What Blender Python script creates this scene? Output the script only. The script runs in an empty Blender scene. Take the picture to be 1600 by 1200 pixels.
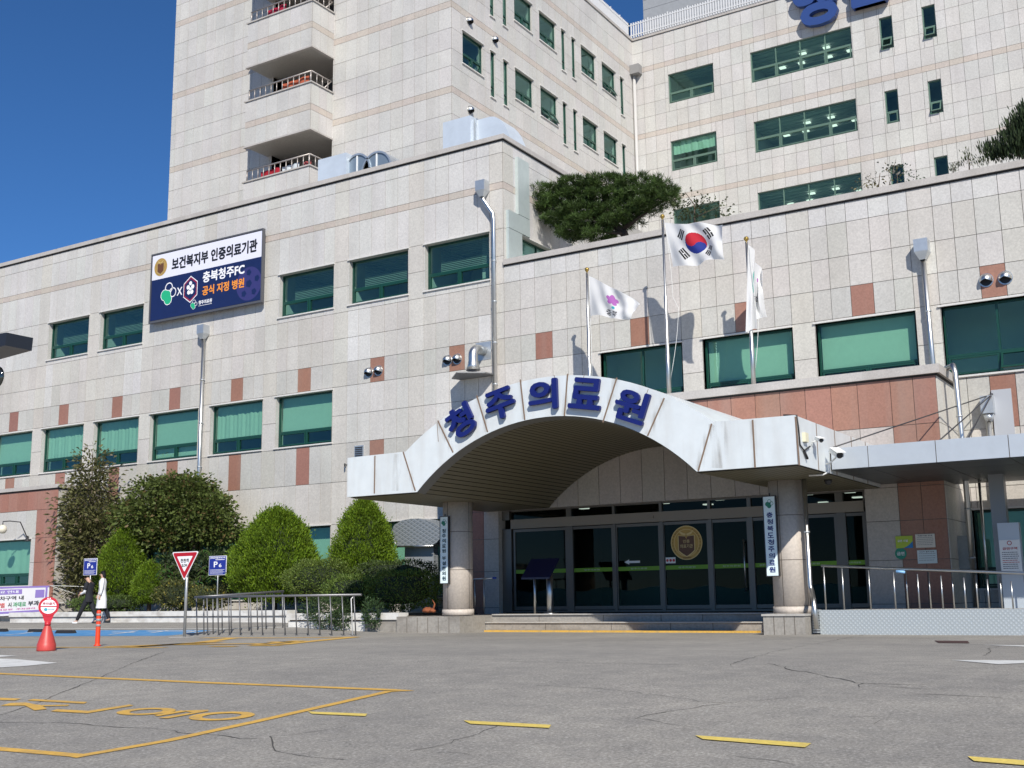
import bpy, bmesh, math, random
import numpy as np
from mathutils import Vector, Matrix
random.seed(7); np.random.seed(7)
scn = bpy.context.scene
COL = scn.collection
rad = math.radians
# ------------------------------------------------------------------ camera
H = 0.85                       # eye height above the level of the entrance forecourt
FPX = 1820.24                  # focal length in pixels of the 1600 px wide photograph
YAW, PITCH, ROLL = rad(31.77755735), rad(10.44414921), rad(-0.783209)
_cy, _sy, _cp, _sp = math.cos(YAW), math.sin(YAW), math.cos(PITCH), math.sin(PITCH)
_f = Vector((-_sy*_cp, _cy*_cp, _sp)); _r0 = Vector((_cy, _sy, 0)); _u0 = _r0.cross(_f)
_c, _s = math.cos(ROLL), math.sin(ROLL)
_r = _c*_r0 + _s*_u0; _u = -_s*_r0 + _c*_u0
EYE = Vector((0, 0, H))
cam = bpy.data.cameras.new('camera'); camo = bpy.data.objects.new('camera', cam); COL.objects.link(camo)
M = Matrix.Identity(4)
for i in range(3):
    M[i][0] = _r[i]; M[i][1] = _u[i]; M[i][2] = -_f[i]; M[i][3] = EYE[i]
camo.matrix_world = M
cam.sensor_width = 36; cam.lens = FPX/1600*36; cam.clip_start = 0.1; cam.clip_end = 3000
scn.camera = camo
# ------------------------------------------------------------------ light
SUN_AZ, SUN_EL = rad(40.7), rad(37.5)
S = Vector((math.sin(SUN_AZ)*math.cos(SUN_EL), -math.cos(SUN_AZ)*math.cos(SUN_EL), math.sin(SUN_EL)))
w = bpy.data.worlds.new('World'); scn.world = w; w.use_nodes = True
nt = w.node_tree
sky = nt.nodes.new('ShaderNodeTexSky'); sky.sky_type = 'NISHITA'; sky.sun_disc = False
sky.sun_elevation = SUN_EL; sky.sun_rotation = math.atan2(S.x, S.y)
sky.air_density = 1.0; sky.dust_density = 0.0; sky.ozone_density = 9.0; sky.altitude = 2500
bg = nt.nodes['Background']; bg.inputs[1].default_value = 0.096
hsv = nt.nodes.new('ShaderNodeHueSaturation'); hsv.inputs['Saturation'].default_value = 1.08
nt.links.new(sky.outputs[0], hsv.inputs['Color']); nt.links.new(hsv.outputs[0], bg.inputs[0])
sun = bpy.data.lights.new('sun', 'SUN'); sun.energy = 4.4; sun.angle = rad(0.53); sun.color = (1, 0.95, 0.865)
suno = bpy.data.objects.new('sun', sun); COL.objects.link(suno)
suno.rotation_euler = S.to_track_quat('Z', 'Y').to_euler()
scn.view_settings.view_transform = 'Standard'; scn.view_settings.look = 'None'
scn.view_settings.exposure = 0.25; scn.view_settings.gamma = 1
scn.cycles.max_bounces = 6; scn.cycles.transparent_max_bounces = 12

# ------------------------------------------------------------------ helpers: places
def ray(x, y): return (x-800)/FPX*_r - (y-600)/FPX*_u + _f
def W(x, y, Y):
    d = ray(x, y); return EYE + d*(Y/d.y)
def WX(x, y, X):
    d = ray(x, y); return EYE + d*(X/d.x)
def WZ(x, y, z):
    d = ray(x, y); return EYE + d*((z-H)/d.z)
def ss(t): t = max(0., min(1., t)); return t*t*(3-2*t)
def G(x, y):
    """ground height: forecourt level 0, rising a little to the far left, falling towards the near side"""
    return 0.24*ss((-x-19)/7)*ss((y-22)/4.5) - 0.65*ss((15.5-y)/15.5)**1.0
def WG(x, y):
    d = ray(x, y); t = 3.0; p = None
    while t < 90:
        p = EYE + d*t
        if p.z <= G(p.x, p.y):
            a, b = t-0.4, t
            for _ in range(20):
                m = (a+b)/2; p = EYE + d*m
                if p.z <= G(p.x, p.y): b = m
                else: a = m
            return EYE + d*b
        t += 0.4
    return p

# ------------------------------------------------------------------ helpers: materials
def lin(c): return tuple(c)
MATS = {}
def mat(name, col=(.5,.5,.5), rough=.6, metal=0., noise=None, bump=0., attr=False, scale=20., emit=None, spec=None,
        stain=None, transl=0.):
    """col: base colour; noise: amount of brightness speckle; stain: (colour, amount, scale vector)"""
    if name in MATS: return MATS[name]
    m = bpy.data.materials.new(name); m.use_nodes = True; n = m.node_tree; N = n.nodes; L = n.links
    b = N['Principled BSDF']; b.inputs['Roughness'].default_value = rough; b.inputs['Metallic'].default_value = metal
    if spec is not None: b.inputs['Specular IOR Level'].default_value = spec
    tc = N.new('ShaderNodeTexCoord'); src = None
    if attr:
        a = N.new('ShaderNodeVertexColor'); a.layer_name = 'Col'; src = a.outputs['Color']
    else:
        rgb = N.new('ShaderNodeRGB'); rgb.outputs[0].default_value = (*col, 1); src = rgb.outputs[0]
    if noise:
        nz = N.new('ShaderNodeTexNoise'); nz.inputs['Scale'].default_value = scale; nz.inputs['Detail'].default_value = 4
        nz.inputs['Roughness'].default_value = .65
        L.new(tc.outputs['Object'], nz.inputs['Vector'])
        mr = N.new('ShaderNodeMapRange'); mr.inputs['From Min'].default_value = .3; mr.inputs['From Max'].default_value = .7
        mr.inputs['To Min'].default_value = 1-noise; mr.inputs['To Max'].default_value = 1+noise
        L.new(nz.outputs['Fac'], mr.inputs['Value'])
        n2 = N.new('ShaderNodeTexNoise'); n2.inputs['Scale'].default_value = max(.25, scale*.03); n2.inputs['Detail'].default_value = 3
        L.new(tc.outputs['Object'], n2.inputs['Vector'])
        m2 = N.new('ShaderNodeMapRange'); m2.inputs['From Min'].default_value = .3; m2.inputs['From Max'].default_value = .7
        m2.inputs['To Min'].default_value = 1-noise*.45; m2.inputs['To Max'].default_value = 1+noise*.45
        L.new(n2.outputs['Fac'], m2.inputs['Value'])
        mu = N.new('ShaderNodeMath'); mu.operation = 'MULTIPLY'; L.new(mr.outputs[0], mu.inputs[0]); L.new(m2.outputs[0], mu.inputs[1])
        vm = N.new('ShaderNodeVectorMath'); vm.operation = 'SCALE'; L.new(src, vm.inputs[0]); L.new(mu.outputs[0], vm.inputs['Scale'])
        src = vm.outputs[0]
        if bump:
            bp = N.new('ShaderNodeBump'); bp.inputs['Strength'].default_value = bump; bp.inputs['Distance'].default_value = .01
            L.new(nz.outputs['Fac'], bp.inputs['Height']); L.new(bp.outputs[0], b.inputs['Normal'])
    if stain:
        sc, amt, sv = stain
        mp = N.new('ShaderNodeMapping'); mp.inputs['Scale'].default_value = sv; L.new(tc.outputs['Object'], mp.inputs['Vector'])
        sn = N.new('ShaderNodeTexNoise'); sn.inputs['Scale'].default_value = 1; sn.inputs['Detail'].default_value = 5
        L.new(mp.outputs[0], sn.inputs['Vector'])
        sr = N.new('ShaderNodeMapRange'); sr.inputs['From Min'].default_value = .48; sr.inputs['From Max'].default_value = .75
        sr.inputs['To Max'].default_value = amt; L.new(sn.outputs['Fac'], sr.inputs['Value'])
        mx = N.new('ShaderNodeMix'); mx.data_type = 'RGBA'; L.new(sr.outputs[0], mx.inputs[0]); L.new(src, mx.inputs[6])
        mx.inputs[7].default_value = (*sc, 1); src = mx.outputs[2]
    L.new(src, b.inputs['Base Color'])
    if emit:
        b.inputs['Emission Color'].default_value = (*emit[0], 1); b.inputs['Emission Strength'].default_value = emit[1]
    if transl:
        tr = N.new('ShaderNodeBsdfTranslucent'); L.new(src, tr.inputs['Color'])
        mxs = N.new('ShaderNodeMixShader'); mxs.inputs[0].default_value = transl
        L.new(b.outputs[0], mxs.inputs[1]); L.new(tr.outputs[0], mxs.inputs[2])
        L.new(mxs.outputs[0], N['Material Output'].inputs['Surface'])
    MATS[name] = m; return m
def glass(name, tint, refl=.08, rough=.02, gcol=(1,1,1), mx_=.5):
    if name in MATS: return MATS[name]
    m = bpy.data.materials.new(name); m.use_nodes = True; n = m.node_tree; N = n.nodes; L = n.links
    N.remove(N['Principled BSDF'])
    t = N.new('ShaderNodeBsdfTransparent'); t.inputs[0].default_value = (*tint, 1)
    g = N.new('ShaderNodeBsdfGlossy'); g.inputs['Color'].default_value = (*gcol, 1); g.inputs['Roughness'].default_value = rough
    tc = N.new('ShaderNodeTexCoord'); nz = N.new('ShaderNodeTexNoise'); nz.inputs['Scale'].default_value = 1.2
    L.new(tc.outputs['Object'], nz.inputs['Vector'])
    bp = N.new('ShaderNodeBump'); bp.inputs['Strength'].default_value = .15; bp.inputs['Distance'].default_value = .01
    L.new(nz.outputs['Fac'], bp.inputs['Height']); L.new(bp.outputs[0], g.inputs['Normal'])
    fr = N.new('ShaderNodeLayerWeight'); fr.inputs[0].default_value = .35
    mr = N.new('ShaderNodeMapRange'); mr.inputs['To Min'].default_value = refl; mr.inputs['To Max'].default_value = min(1, refl+mx_)
    L.new(fr.outputs['Facing'], mr.inputs['Value'])
    mx = N.new('ShaderNodeMixShader'); L.new(mr.outputs[0], mx.inputs[0]); L.new(t.outputs[0], mx.inputs[1]); L.new(g.outputs[0], mx.inputs[2])
    L.new(mx.outputs[0], N['Material Output'].inputs['Surface'])
    MATS[name] = m; return m
STONE = mat('granite_cladding', attr=True, rough=.62, noise=.14, scale=20, stain=((.34,.31,.27), .22, (2.0,2.0,.12)))
CAP = mat('cap_stone', (.46,.43,.40), .65, noise=.12, scale=22, stain=((.2,.18,.15), .35, (1.5,1.5,.4)))
REVEAL = mat('reveal_stone', (.62,.60,.57), .6, noise=.06, scale=20)
GREEN = mat('green_window_frame', (.008,.052,.036), .35)
GREENL = mat('pale_green_window_frame', (.10,.17,.13), .45)
GLASSW = glass('green_tinted_glass', (.52,.72,.64), .05, gcol=(.5,.85,.82), mx_=.32)
GLASSD = glass('lobby_glass', (.32,.40,.37), .02, gcol=(.22,.23,.20))
BLIND = mat('roller_blind', (.62,.72,.62), .8, noise=.03, scale=6)
ROOM = mat('room_plaster', (.60,.64,.62), .8)
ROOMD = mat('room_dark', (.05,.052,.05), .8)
LAMP = mat('ceiling_lamp', (1,1,1), emit=((1,.97,.9), 1.3))
WHITE = mat('white_painted_panel', (.66,.70,.71), .35, noise=.04, scale=3, stain=((.38,.34,.29), .28, (2.6,2.6,.30)))
SEAM = mat('dirty_seam', (.20,.14,.10), .8)
STEEL = mat('stainless_steel', (.60,.60,.58), .36, 1., noise=.05, scale=5)
GALV = mat('galvanised_sheet', (.55,.58,.60), .45, .75, noise=.08, scale=4)
DARKM = mat('dark_metal', (.05,.05,.055), .45, .3)
BLACK = mat('black_plastic', (.02,.02,.022), .5)
WPAINT = mat('white_paint', (.80,.80,.78), .5, noise=.04, scale=8)
BLUEL = mat('blue_letter_enamel', (.003,.010,.13), .5)
CONC = mat('concrete', (.36,.35,.33), .8, noise=.1, scale=12)

# ------------------------------------------------------------------ helpers: objects
def tag(o, label=None, cat=None, group=None, kind=None):
    if label: o['label'] = label
    if cat: o['category'] = cat
    if group: o['group'] = group
    if kind: o['kind'] = kind
    return o
def thing(name, label, cat, loc=(0,0,0), group=None):
    o = bpy.data.objects.new(name, None); COL.objects.link(o); o.location = loc; o.empty_display_size = .2
    return tag(o, label, cat, group)
def offs(o):
    v = Vector((0,0,0))
    while o is not None: v += o.location; o = o.parent
    return v
class MB:
    def __init__(s, T=None): s.v = []; s.f = []; s.m = []; s.c = []; s.T = T; s.col = (1,1,1); s.mi = 0; s.sm = []
    def add(s, vs, fs, smooth=False):
        o = len(s.v)
        for v in vs:
            s.v.append(tuple(s.T(*v)) if s.T else tuple(v))
        for f in fs:
            s.f.append(tuple(i+o for i in f)); s.m.append(s.mi); s.c.append(s.col); s.sm.append(smooth)
        return s
    def quad(s, a, b, c, d): return s.add([a,b,c,d], [(0,1,2,3)])
    def box(s, x0, x1, y0, y1, z0, z1):
        vs = [(x,y,z) for x in (x0,x1) for y in (y0,y1) for z in (z0,z1)]
        return s.add(vs, [(0,1,3,2),(4,6,7,5),(0,4,5,1),(2,3,7,6),(0,2,6,4),(1,5,7,3)])
    def prism(s, pts, y0, y1, axis='y'):
        """polygon pts (a,c) extruded between y0 and y1"""
        n = len(pts)
        def P(a, c, y):
            return (a, y, c) if axis == 'y' else ((a, c, y) if axis == 'z' else (y, a, c))
        vs = [P(a, c, y0) for a, c in pts] + [P(a, c, y1) for a, c in pts]
        fs = [tuple(range(n)), tuple(range(2*n-1, n-1, -1))] + [(i, i+n, (i+1) % n+n, (i+1) % n) for i in range(n)]
        return s.add(vs, fs)
    def tube(s, pts, r, n=8, caps=True, smooth=True):
        pts = [Vector(p) for p in pts]; rs = r if isinstance(r, (list, tuple)) else [r]*len(pts)
        vs = []; prev = None
        for i, p in enumerate(pts):
            a = pts[max(0, i-1)]; b = pts[min(len(pts)-1, i+1)]; t = (b-a).normalized()
            if prev is None:
                ref = Vector((0,0,1)) if abs(t.z) < .9 else Vector((1,0,0)); e = t.cross(ref).normalized()
            else:
                e = (prev - t*prev.dot(t)).normalized()
            prev = e; g = t.cross(e)
            for k in range(n):
                an = 2*math.pi*k/n; vs.append(p + (e*math.cos(an)+g*math.sin(an))*rs[i])
        fs = [(i*n+k, i*n+(k+1) % n, (i+1)*n+(k+1) % n, (i+1)*n+k) for i in range(len(pts)-1) for k in range(n)]
        s.add(vs, fs, smooth)
        if caps:
            o = len(s.v)-len(vs)
            s.f.append(tuple(o+k for k in reversed(range(n)))); s.f.append(tuple(o+(len(pts)-1)*n+k for k in range(n)))
            s.m += [s.mi]*2; s.c += [s.col]*2; s.sm += [False]*2
        return s
    def lathe(s, prof, c=(0,0,0), n=20, axis='z', smooth=True):
        vs = []
        for r, h in prof:
            for k in range(n):
                an = 2*math.pi*k/n; a, b = r*math.cos(an), r*math.sin(an)
                if axis == 'z': vs.append((c[0]+a, c[1]+b, c[2]+h))
                else: vs.append((c[0]+a, c[1]+h, c[2]+b))
        m = len(prof)
        fs = [(i*n+k, i*n+(k+1) % n, (i+1)*n+(k+1) % n, (i+1)*n+k) for i in range(m-1) for k in range(n)]
        s.add(vs, fs, smooth)
        o = len(s.v)-len(vs)
        for base in (0, (m-1)*n):
            s.f.append(tuple(o+base+k for k in range(n))); s.m.append(s.mi); s.c.append(s.col); s.sm.append(False)
        return s
    def build(s, name, mats, parent=None, recalc=True):
        if not isinstance(mats, (list, tuple)): mats = [mats]
        me = bpy.data.meshes.new(name); off = offs(parent) if parent else Vector((0,0,0))
        me.from_pydata([(v[0]-off.x, v[1]-off.y, v[2]-off.z) for v in s.v], [], s.f)
        for m in mats: me.materials.append(m)
        me.polygons.foreach_set('material_index', s.m); me.polygons.foreach_set('use_smooth', s.sm)
        if any(c != (1,1,1) for c in s.c):
            ca = me.color_attributes.new('Col', 'FLOAT_COLOR', 'CORNER')
            arr = np.ones((len(me.loops), 4)); i = 0
            for f, c in zip(s.f, s.c):
                arr[i:i+len(f), :3] = c; i += len(f)
            ca.data.foreach_set('color', arr.ravel())
        if recalc:
            bm = bmesh.new(); bm.from_mesh(me); bmesh.ops.recalc_face_normals(bm, faces=bm.faces); bm.to_mesh(me); bm.free()
        me.update()
        o = bpy.data.objects.new(name, me); COL.objects.link(o)
        if parent: o.parent = parent
        return o
def copy_tree(o, parent=None):
    c = o.copy(); COL.objects.link(c); c.parent = parent
    for ch in list(o.children): copy_tree(ch, c)
    return c
# text -> flat or extruded outline mesh, from Blender's own built-in font
_tc = {}
def glyph(s_, bold=0., ext=0., res=3):
    k = (s_, bold, ext)
    if k in _tc: return _tc[k]
    cu = bpy.data.curves.new('t', 'FONT'); cu.body = s_; cu.offset = bold; cu.extrude = ext; cu.resolution_u = res
    o = bpy.data.objects.new('t', cu); COL.objects.link(o)
    dg = bpy.context.evaluated_depsgraph_get(); me = bpy.data.meshes.new_from_object(o.evaluated_get(dg))
    vs = [tuple(v.co) for v in me.vertices]; fs = [tuple(p.vertices) for p in me.polygons]
    bpy.data.objects.remove(o); bpy.data.curves.remove(cu); bpy.data.meshes.remove(me)
    if not vs: vs = [(0,0,0),(1,0,0),(1,1,0)]; fs = [(0,1,2)]
    xs = [v[0] for v in vs]; ys = [v[1] for v in vs]
    x0, x1, y0, y1 = min(xs), max(xs), min(ys), max(ys)
    vs = [((v[0]-x0)/(x1-x0)-.5, (v[1]-y0)/(y1-y0)-.5, v[2]) for v in vs]
    _tc[k] = (vs, fs, (x1-x0)/(y1-y0)); return _tc[k]
def put_text(mb, s_, ca, cc, hgt, wid=None, depth=0., bold=.012, ext=0., rot=0., b0=0.):
    """text centred at (ca, cc) in the frame of mb (a right, b outward, c up); ext = thickness"""
    vs, fs, asp = glyph(s_, 0., .5 if ext else 0.)
    if wid is None: wid = hgt*asp
    cr, sr = math.cos(rot), math.sin(rot)
    n = 6 if bold >= .02 else (4 if bold > 0 else 0); bd = bold*hgt*1.1     # weight: outline doubled around itself
    sh = [(0, 0)]+[(bd*math.cos(2*math.pi*k/n), bd*math.sin(2*math.pi*k/n)) for k in range(n)]
    wid -= 2*bd; hgt -= 2*bd; st = max(.0004, ext*.004)
    for k, (sx_, sy_) in enumerate(sh):
        out = []
        for x, y, z in vs:
            x = x*wid+sx_; y = y*hgt+sy_
            out.append((ca+x*cr-y*sr, (b0+depth+(z+.5)*ext if ext else b0+depth)+k*st, cc+x*sr+y*cr))
        mb.add(out, fs)
def frameT(o, u=(1,0,0), n=(0,-1,0)):
    o, u, n = Vector(o), Vector(u), Vector(n)
    return lambda a, b, c: o + u*a + n*b + Vector((0,0,c))
def disc(mb, ca, cc, r, b, n=28, sx=1., ring=None):
    pts = [(ca+r*sx*math.cos(2*math.pi*k/n), b, cc+r*math.sin(2*math.pi*k/n)) for k in range(n)]
    if ring:
        p2 = [(ca+ring*sx*math.cos(2*math.pi*k/n), b, cc+ring*math.sin(2*math.pi*k/n)) for k in range(n)]
        mb.add(pts+p2, [(k, (k+1) % n, n+(k+1) % n, n+k) for k in range(n)])
    else: mb.add(pts, [tuple(range(n))])
def poly(mb, pts, b): mb.add([(a, b, c) for a, c in pts], [tuple(range(len(pts)))])

# ------------------------------------------------------------------ cladding
def rects_minus(r, holes):
    rs = [r]
    for h in holes:
        nr = []
        for (a0,a1,c0,c1) in rs:
            if h[1] <= a0+1e-6 or h[0] >= a1-1e-6 or h[3] <= c0+1e-6 or h[2] >= c1-1e-6: nr.append((a0,a1,c0,c1)); continue
            if h[0] > a0: nr.append((a0,h[0],c0,c1))
            if h[1] < a1: nr.append((h[1],a1,c0,c1))
            m0, m1 = max(a0,h[0]), min(a1,h[1])
            if h[2] > c0: nr.append((m0,m1,c0,h[2]))
            if h[3] < c1: nr.append((m0,m1,h[3],c1))
        rs = [q for q in nr if q[1]-q[0] > .02 and q[3]-q[2] > .02]
    return rs
JOINT = (.13,.115,.10)
def clad(mb, T, xs, zs, holes, colf, gap=.015, proud=.02, reveal=.3, keep=None):
    """granite panels over a backing; panel edges xs, courses zs; T maps (a, out, z)"""
    mb.T = T
    hs = [tuple(h) for h in holes]
    for j in range(len(zs)-1):
        for i in range(len(xs)-1):
            r = (xs[i], xs[i+1], zs[j], zs[j+1])
            if keep and not keep(*r): continue
            near = [h for h in hs if not (h[1] < r[0] or h[0] > r[1] or h[3] < r[2] or h[2] > r[3])]
            c = colf(*r)
            for (a0,a1,c0,c1) in (rects_minus(r, near) if near else [r]):
                mb.col = JOINT; mb.quad((a0,0,c0),(a1,0,c0),(a1,0,c1),(a0,0,c1))
                g = gap/2; p = proud
                a0 += g; a1 -= g; c0 += g; c1 -= g
                mb.col = c
                mb.add([(a0,0,c0),(a1,0,c0),(a1,0,c1),(a0,0,c1),(a0,p,c0),(a1,p,c0),(a1,p,c1),(a0,p,c1)],
                       [(4,5,6,7),(0,1,5,4),(1,2,6,5),(2,3,7,6),(3,0,4,7)])
    mb.col = (.50,.48,.45)
    for (a0,a1,c0,c1) in hs:
        p = proud; d = -reveal
        mb.quad((a0,p,c0),(a1,p,c0),(a1,d,c0),(a0,d,c0)); mb.quad((a0,p,c1),(a1,p,c1),(a1,d,c1),(a0,d,c1))
        mb.quad((a0,p,c0),(a0,p,c1),(a0,d,c1),(a0,d,c0)); mb.quad((a1,p,c0),(a1,p,c1),(a1,d,c1),(a1,d,c0))
    mb.T = None
def jit(c, s=.06, w_=.012):
    k = 1+random.uniform(-s, s); return tuple(max(.01, x*k+random.uniform(-w_, w_)*.5) for x in c)
def room(parent, T, a0, a1, c0, c1, depth=3., slats=True, lamps=(), mats=None, ce=.35):
    mb = MB(T); d0 = -.31; d = d0-depth
    e0, e1 = a0-.3, a1+.3; f0, f1 = c0-.5, c1+ce
    mb.quad((e0,d,f0),(e1,d,f0),(e1,d,f1),(e0,d,f1)); mb.quad((e0,d0,f0),(e0,d,f0),(e0,d,f1),(e0,d0,f1))
    mb.quad((e1,d0,f0),(e1,d,f0),(e1,d,f1),(e1,d0,f1)); mb.quad((e0,d0,f1),(e1,d0,f1),(e1,d,f1),(e0,d,f1))
    mb.quad((e0,d0,f0),(e1,d0,f0),(e1,d,f0),(e0,d,f0))
    if slats:
        for k in range(6):
            y = d0-.3-k*.45; mb.box(e0+.01, e1-.01, y-.12, y, f1-.06, f1-.005)
    o = mb.build('room_interior', ROOM if mats is None else mats, parent, recalc=False)
    for (la, lb) in lamps:
        l = MB(T); l.box(la-.16, la+.16, d0-lb-.11, d0-lb+.11, f1-.14, f1-.1); l.build('ceiling_light', LAMP, parent)
    return o
def window(parent, T, a0, a1, c0, c1, split=.3, cols=2, topcols=1, frame=GREEN, blind=None, roomk=True, set_=.14,
           fw=.055, lamps=(), open_=(), trim=True, depth=3., ce=.35, venetian=False, label=None, slats=True, blindcol=None, sl=True):
    """one window: frame (with sashes) as the part, glass, blind, trim as sub-parts"""
    mb = MB(T); b = -set_; t = .07
    def bar(x0,x1,z0,z1,bb=b,tt=t): mb.box(x0,x1,bb-tt,bb,z0,z1)
    bar(a0,a0+fw,c0,c1); bar(a1-fw,a1,c0,c1); bar(a0+fw,a1-fw,c0,c0+fw); bar(a0+fw,a1-fw,c1-fw,c1)
    cm = c0+(c1-c0)*split
    if split > 0:
        bar(a0+fw,a1-fw,cm-fw*.6,cm+fw*.6)
        w_ = (a1-a0-2*fw)/cols
        for k in range(cols):
            x0 = a0+fw+k*w_; x1 = x0+w_
            if k: bar(x0-fw*.5,x0+fw*.5,c0+fw,cm-fw*.6)
            if sl and k not in open_:
                e = .045; q = b+.02
                mb.box(x0+.03,x0+.03+e,b-.05,q,c0+fw+.01,cm-fw*.6-.01); mb.box(x1-.03-e,x1-.03,b-.05,q,c0+fw+.01,cm-fw*.6-.01)
                mb.box(x0+.03+e,x1-.03-e,b-.05,q,c0+fw+.01,c0+fw+.01+e); mb.box(x0+.03+e,x1-.03-e,b-.05,q,cm-fw*.6-.01-e,cm-fw*.6-.01)
    w_ = (a1-a0-2*fw)/topcols
    for k in range(1, topcols): bar(a0+fw+k*w_-fw*.5, a0+fw+k*w_+fw*.5, cm+fw*.6, c1-fw)
    wo = mb.build('window', frame, parent)
    if label: wo['label'] = label
    g = MB(T); gb = b-.035
    g.quad((a0+fw*.5,gb,cm),(a1-fw*.5,gb,cm),(a1-fw*.5,gb,c1-fw*.5),(a0+fw*.5,gb,c1-fw*.5))
    if split > 0:
        w_ = (a1-a0-2*fw)/cols
        for k in range(cols):
            x0 = a0+fw+k*w_; x1 = x0+w_
            if k not in open_: g.quad((x0,gb,c0+fw*.5),(x1,gb,c0+fw*.5),(x1,gb,cm),(x0,gb,cm))
    g.build('pane', GLASSW, wo, recalc=False)
    for k in open_:     # a top-hung sash tilted open
        w_ = (a1-a0-2*fw)/cols; x0 = a0+fw+k*w_+.02; x1 = x0+w_-.04; h_ = cm-c0-fw*1.2; an = rad(28)
        so = MB(lambda a,bb,c,T=T: T(a, -set_+.0-(c-(cm-.04))*math.sin(an)+bb*math.cos(an), cm-.04+(c-(cm-.04))*math.cos(an)+bb*math.sin(an)))
        z1 = cm-.04; z0 = z1-h_
        so.box(x0,x0+.05,-.02,.02,z0,z1); so.box(x1-.05,x1,-.02,.02,z0,z1); so.box(x0+.05,x1-.05,-.02,.02,z0,z0+.05); so.box(x0+.05,x1-.05,-.02,.02,z1-.05,z1)
        sa = so.build('sash', frame, wo)
        gg = MB(so.T); gg.quad((x0+.02,0,z0+.02),(x1-.02,0,z0+.02),(x1-.02,0,z1-.02),(x0+.02,0,z1-.02)); gg.build('sash_pane', GLASSW, wo, recalc=False)
    if venetian:
        vb = MB(T); z = c1-.06
        while z > cm+.12:
            vb.add([(a0+.30,b-.36,z),(a1-.08,b-.36,z),(a1-.08,b-.335,z-.032),(a0+.30,b-.335,z-.032)], [(0,1,2,3)]); z -= .062
        vb.build('venetian_blind', mat('grey_slats', (.34,.40,.38), .6), wo, recalc=False)
    if blind:
        full, drop = blind
        bl = MB(T); zb = c0+.03 if full else cm+drop
        n = 40; vs = []
        for i in range(n+1):
            x = a0+.05+(a1-a0-.1)*i/n; y = b-.16+(.018*math.sin(i*1.9)+.012*math.sin(i*.7+1) if blindcol == 'curtain' else 0)
            vs += [(x,y,zb),(x,y,c1-.03)]
        bl.add(vs, [(2*i,2*i+2,2*i+3,2*i+1) for i in range(n)], True)
        bl.build('curtain' if blindcol == 'curtain' else 'blind', BLIND, wo, recalc=False)
    if trim:
        tr = MB(T); tr.box(a0-.06,a1+.04,.0,.075,c1+.001,c1+.045); tr.build('lintel_trim', REVEAL, wo)
        tr = MB(T); tr.box(a0-.06,a1+.04,.0,.075,c0-.05,c0-.002); tr.build('sill', REVEAL, wo)
    if roomk: room(wo, T, a0, a1, c0, c1, depth, slats, lamps, None, ce)
    return wo

# =================================================================== GROUND
def ground():
    def axis(a, b, near0, near1, dn, df):
        out = [a]; 
        while out[-1] < b:
            x = out[-1]; out.append(x + (dn if near0 <= x < near1 else df))
        return out
    xs = [-1500,-700,-300,-150,-90] + list(np.arange(-66, 30, 1.0)) + [60,150,400,900,1500]
    ys = [-1500,-600,-250,-120,-60,-30,-15] + list(np.arange(-6, 34, .75)) + [60,120,300,700,1500]
    vs = [(x, y, G(x, min(y, 33))) for y in ys for x in xs]; n = len(xs)
    fs = [(j*n+i, j*n+i+1, (j+1)*n+i+1, (j+1)*n+i) for j in range(len(ys)-1) for i in range(n-1)]
    m = bpy.data.materials.new('asphalt'); m.use_nodes = True; N = m.node_tree.nodes; L = m.node_tree.links
    b = N['Principled BSDF']; b.inputs['Roughness'].default_value = .85
    tc = N.new('ShaderNodeTexCoord')
    def nz(s, d=4, r=.6):
        k = N.new('ShaderNodeTexNoise'); k.inputs['Scale'].default_value = s; k.inputs['Detail'].default_value = d
        k.inputs['Roughness'].default_value = r; L.new(tc.outputs['Object'], k.inputs['Vector']); return k.outputs['Fac']
    def ramp(src, stops):
        r = N.new('ShaderNodeValToRGB'); el = r.color_ramp.elements
        el[0].position, el[0].color = stops[0][0], (*stops[0][1], 1); el[1].position, el[1].color = stops[-1][0], (*stops[-1][1], 1)
        for p_, c_ in stops[1:-1]:
            e = el.new(p_); e.color = (*c_, 1)
        L.new(src, r.inputs[0]); return r.outputs[0]
    fine = ramp(nz(36, 6, .8), [(.30,(.10,.095,.085)), (.45,(.265,.25,.222)), (.55,(.335,.318,.283)), (.70,(.62,.60,.55))])
    big = ramp(nz(.35, 4), [(.3,(.80,.80,.81)), (.7,(1.1,1.09,1.07))])
    mid = ramp(nz(3.2, 5), [(.32,(.86,.86,.87)), (.68,(1.09,1.08,1.07))])
    a = N.new('ShaderNodeMix'); a.data_type = 'RGBA'; a.blend_type = 'MULTIPLY'; a.inputs[0].default_value = 1
    L.new(fine, a.inputs[6]); L.new(big, a.inputs[7])
    c = N.new('ShaderNodeMix'); c.data_type = 'RGBA'; c.blend_type = 'MULTIPLY'; c.inputs[0].default_value = 1
    L.new(a.outputs[2], c.inputs[6]); L.new(mid, c.inputs[7])
    L.new(c.outputs[2], b.inputs['Base Color'])
    bp = N.new('ShaderNodeBump'); bp.inputs['Strength'].default_value = .5; bp.inputs['Distance'].default_value = .01
    L.new(nz(70, 4, .7), bp.inputs['Height']); L.new(bp.outputs[0], b.inputs['Normal'])
    mb = MB(); mb.add(vs, fs, True); o = mb.build('ground', m, recalc=False); tag(o, kind='structure')
ground()
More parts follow.
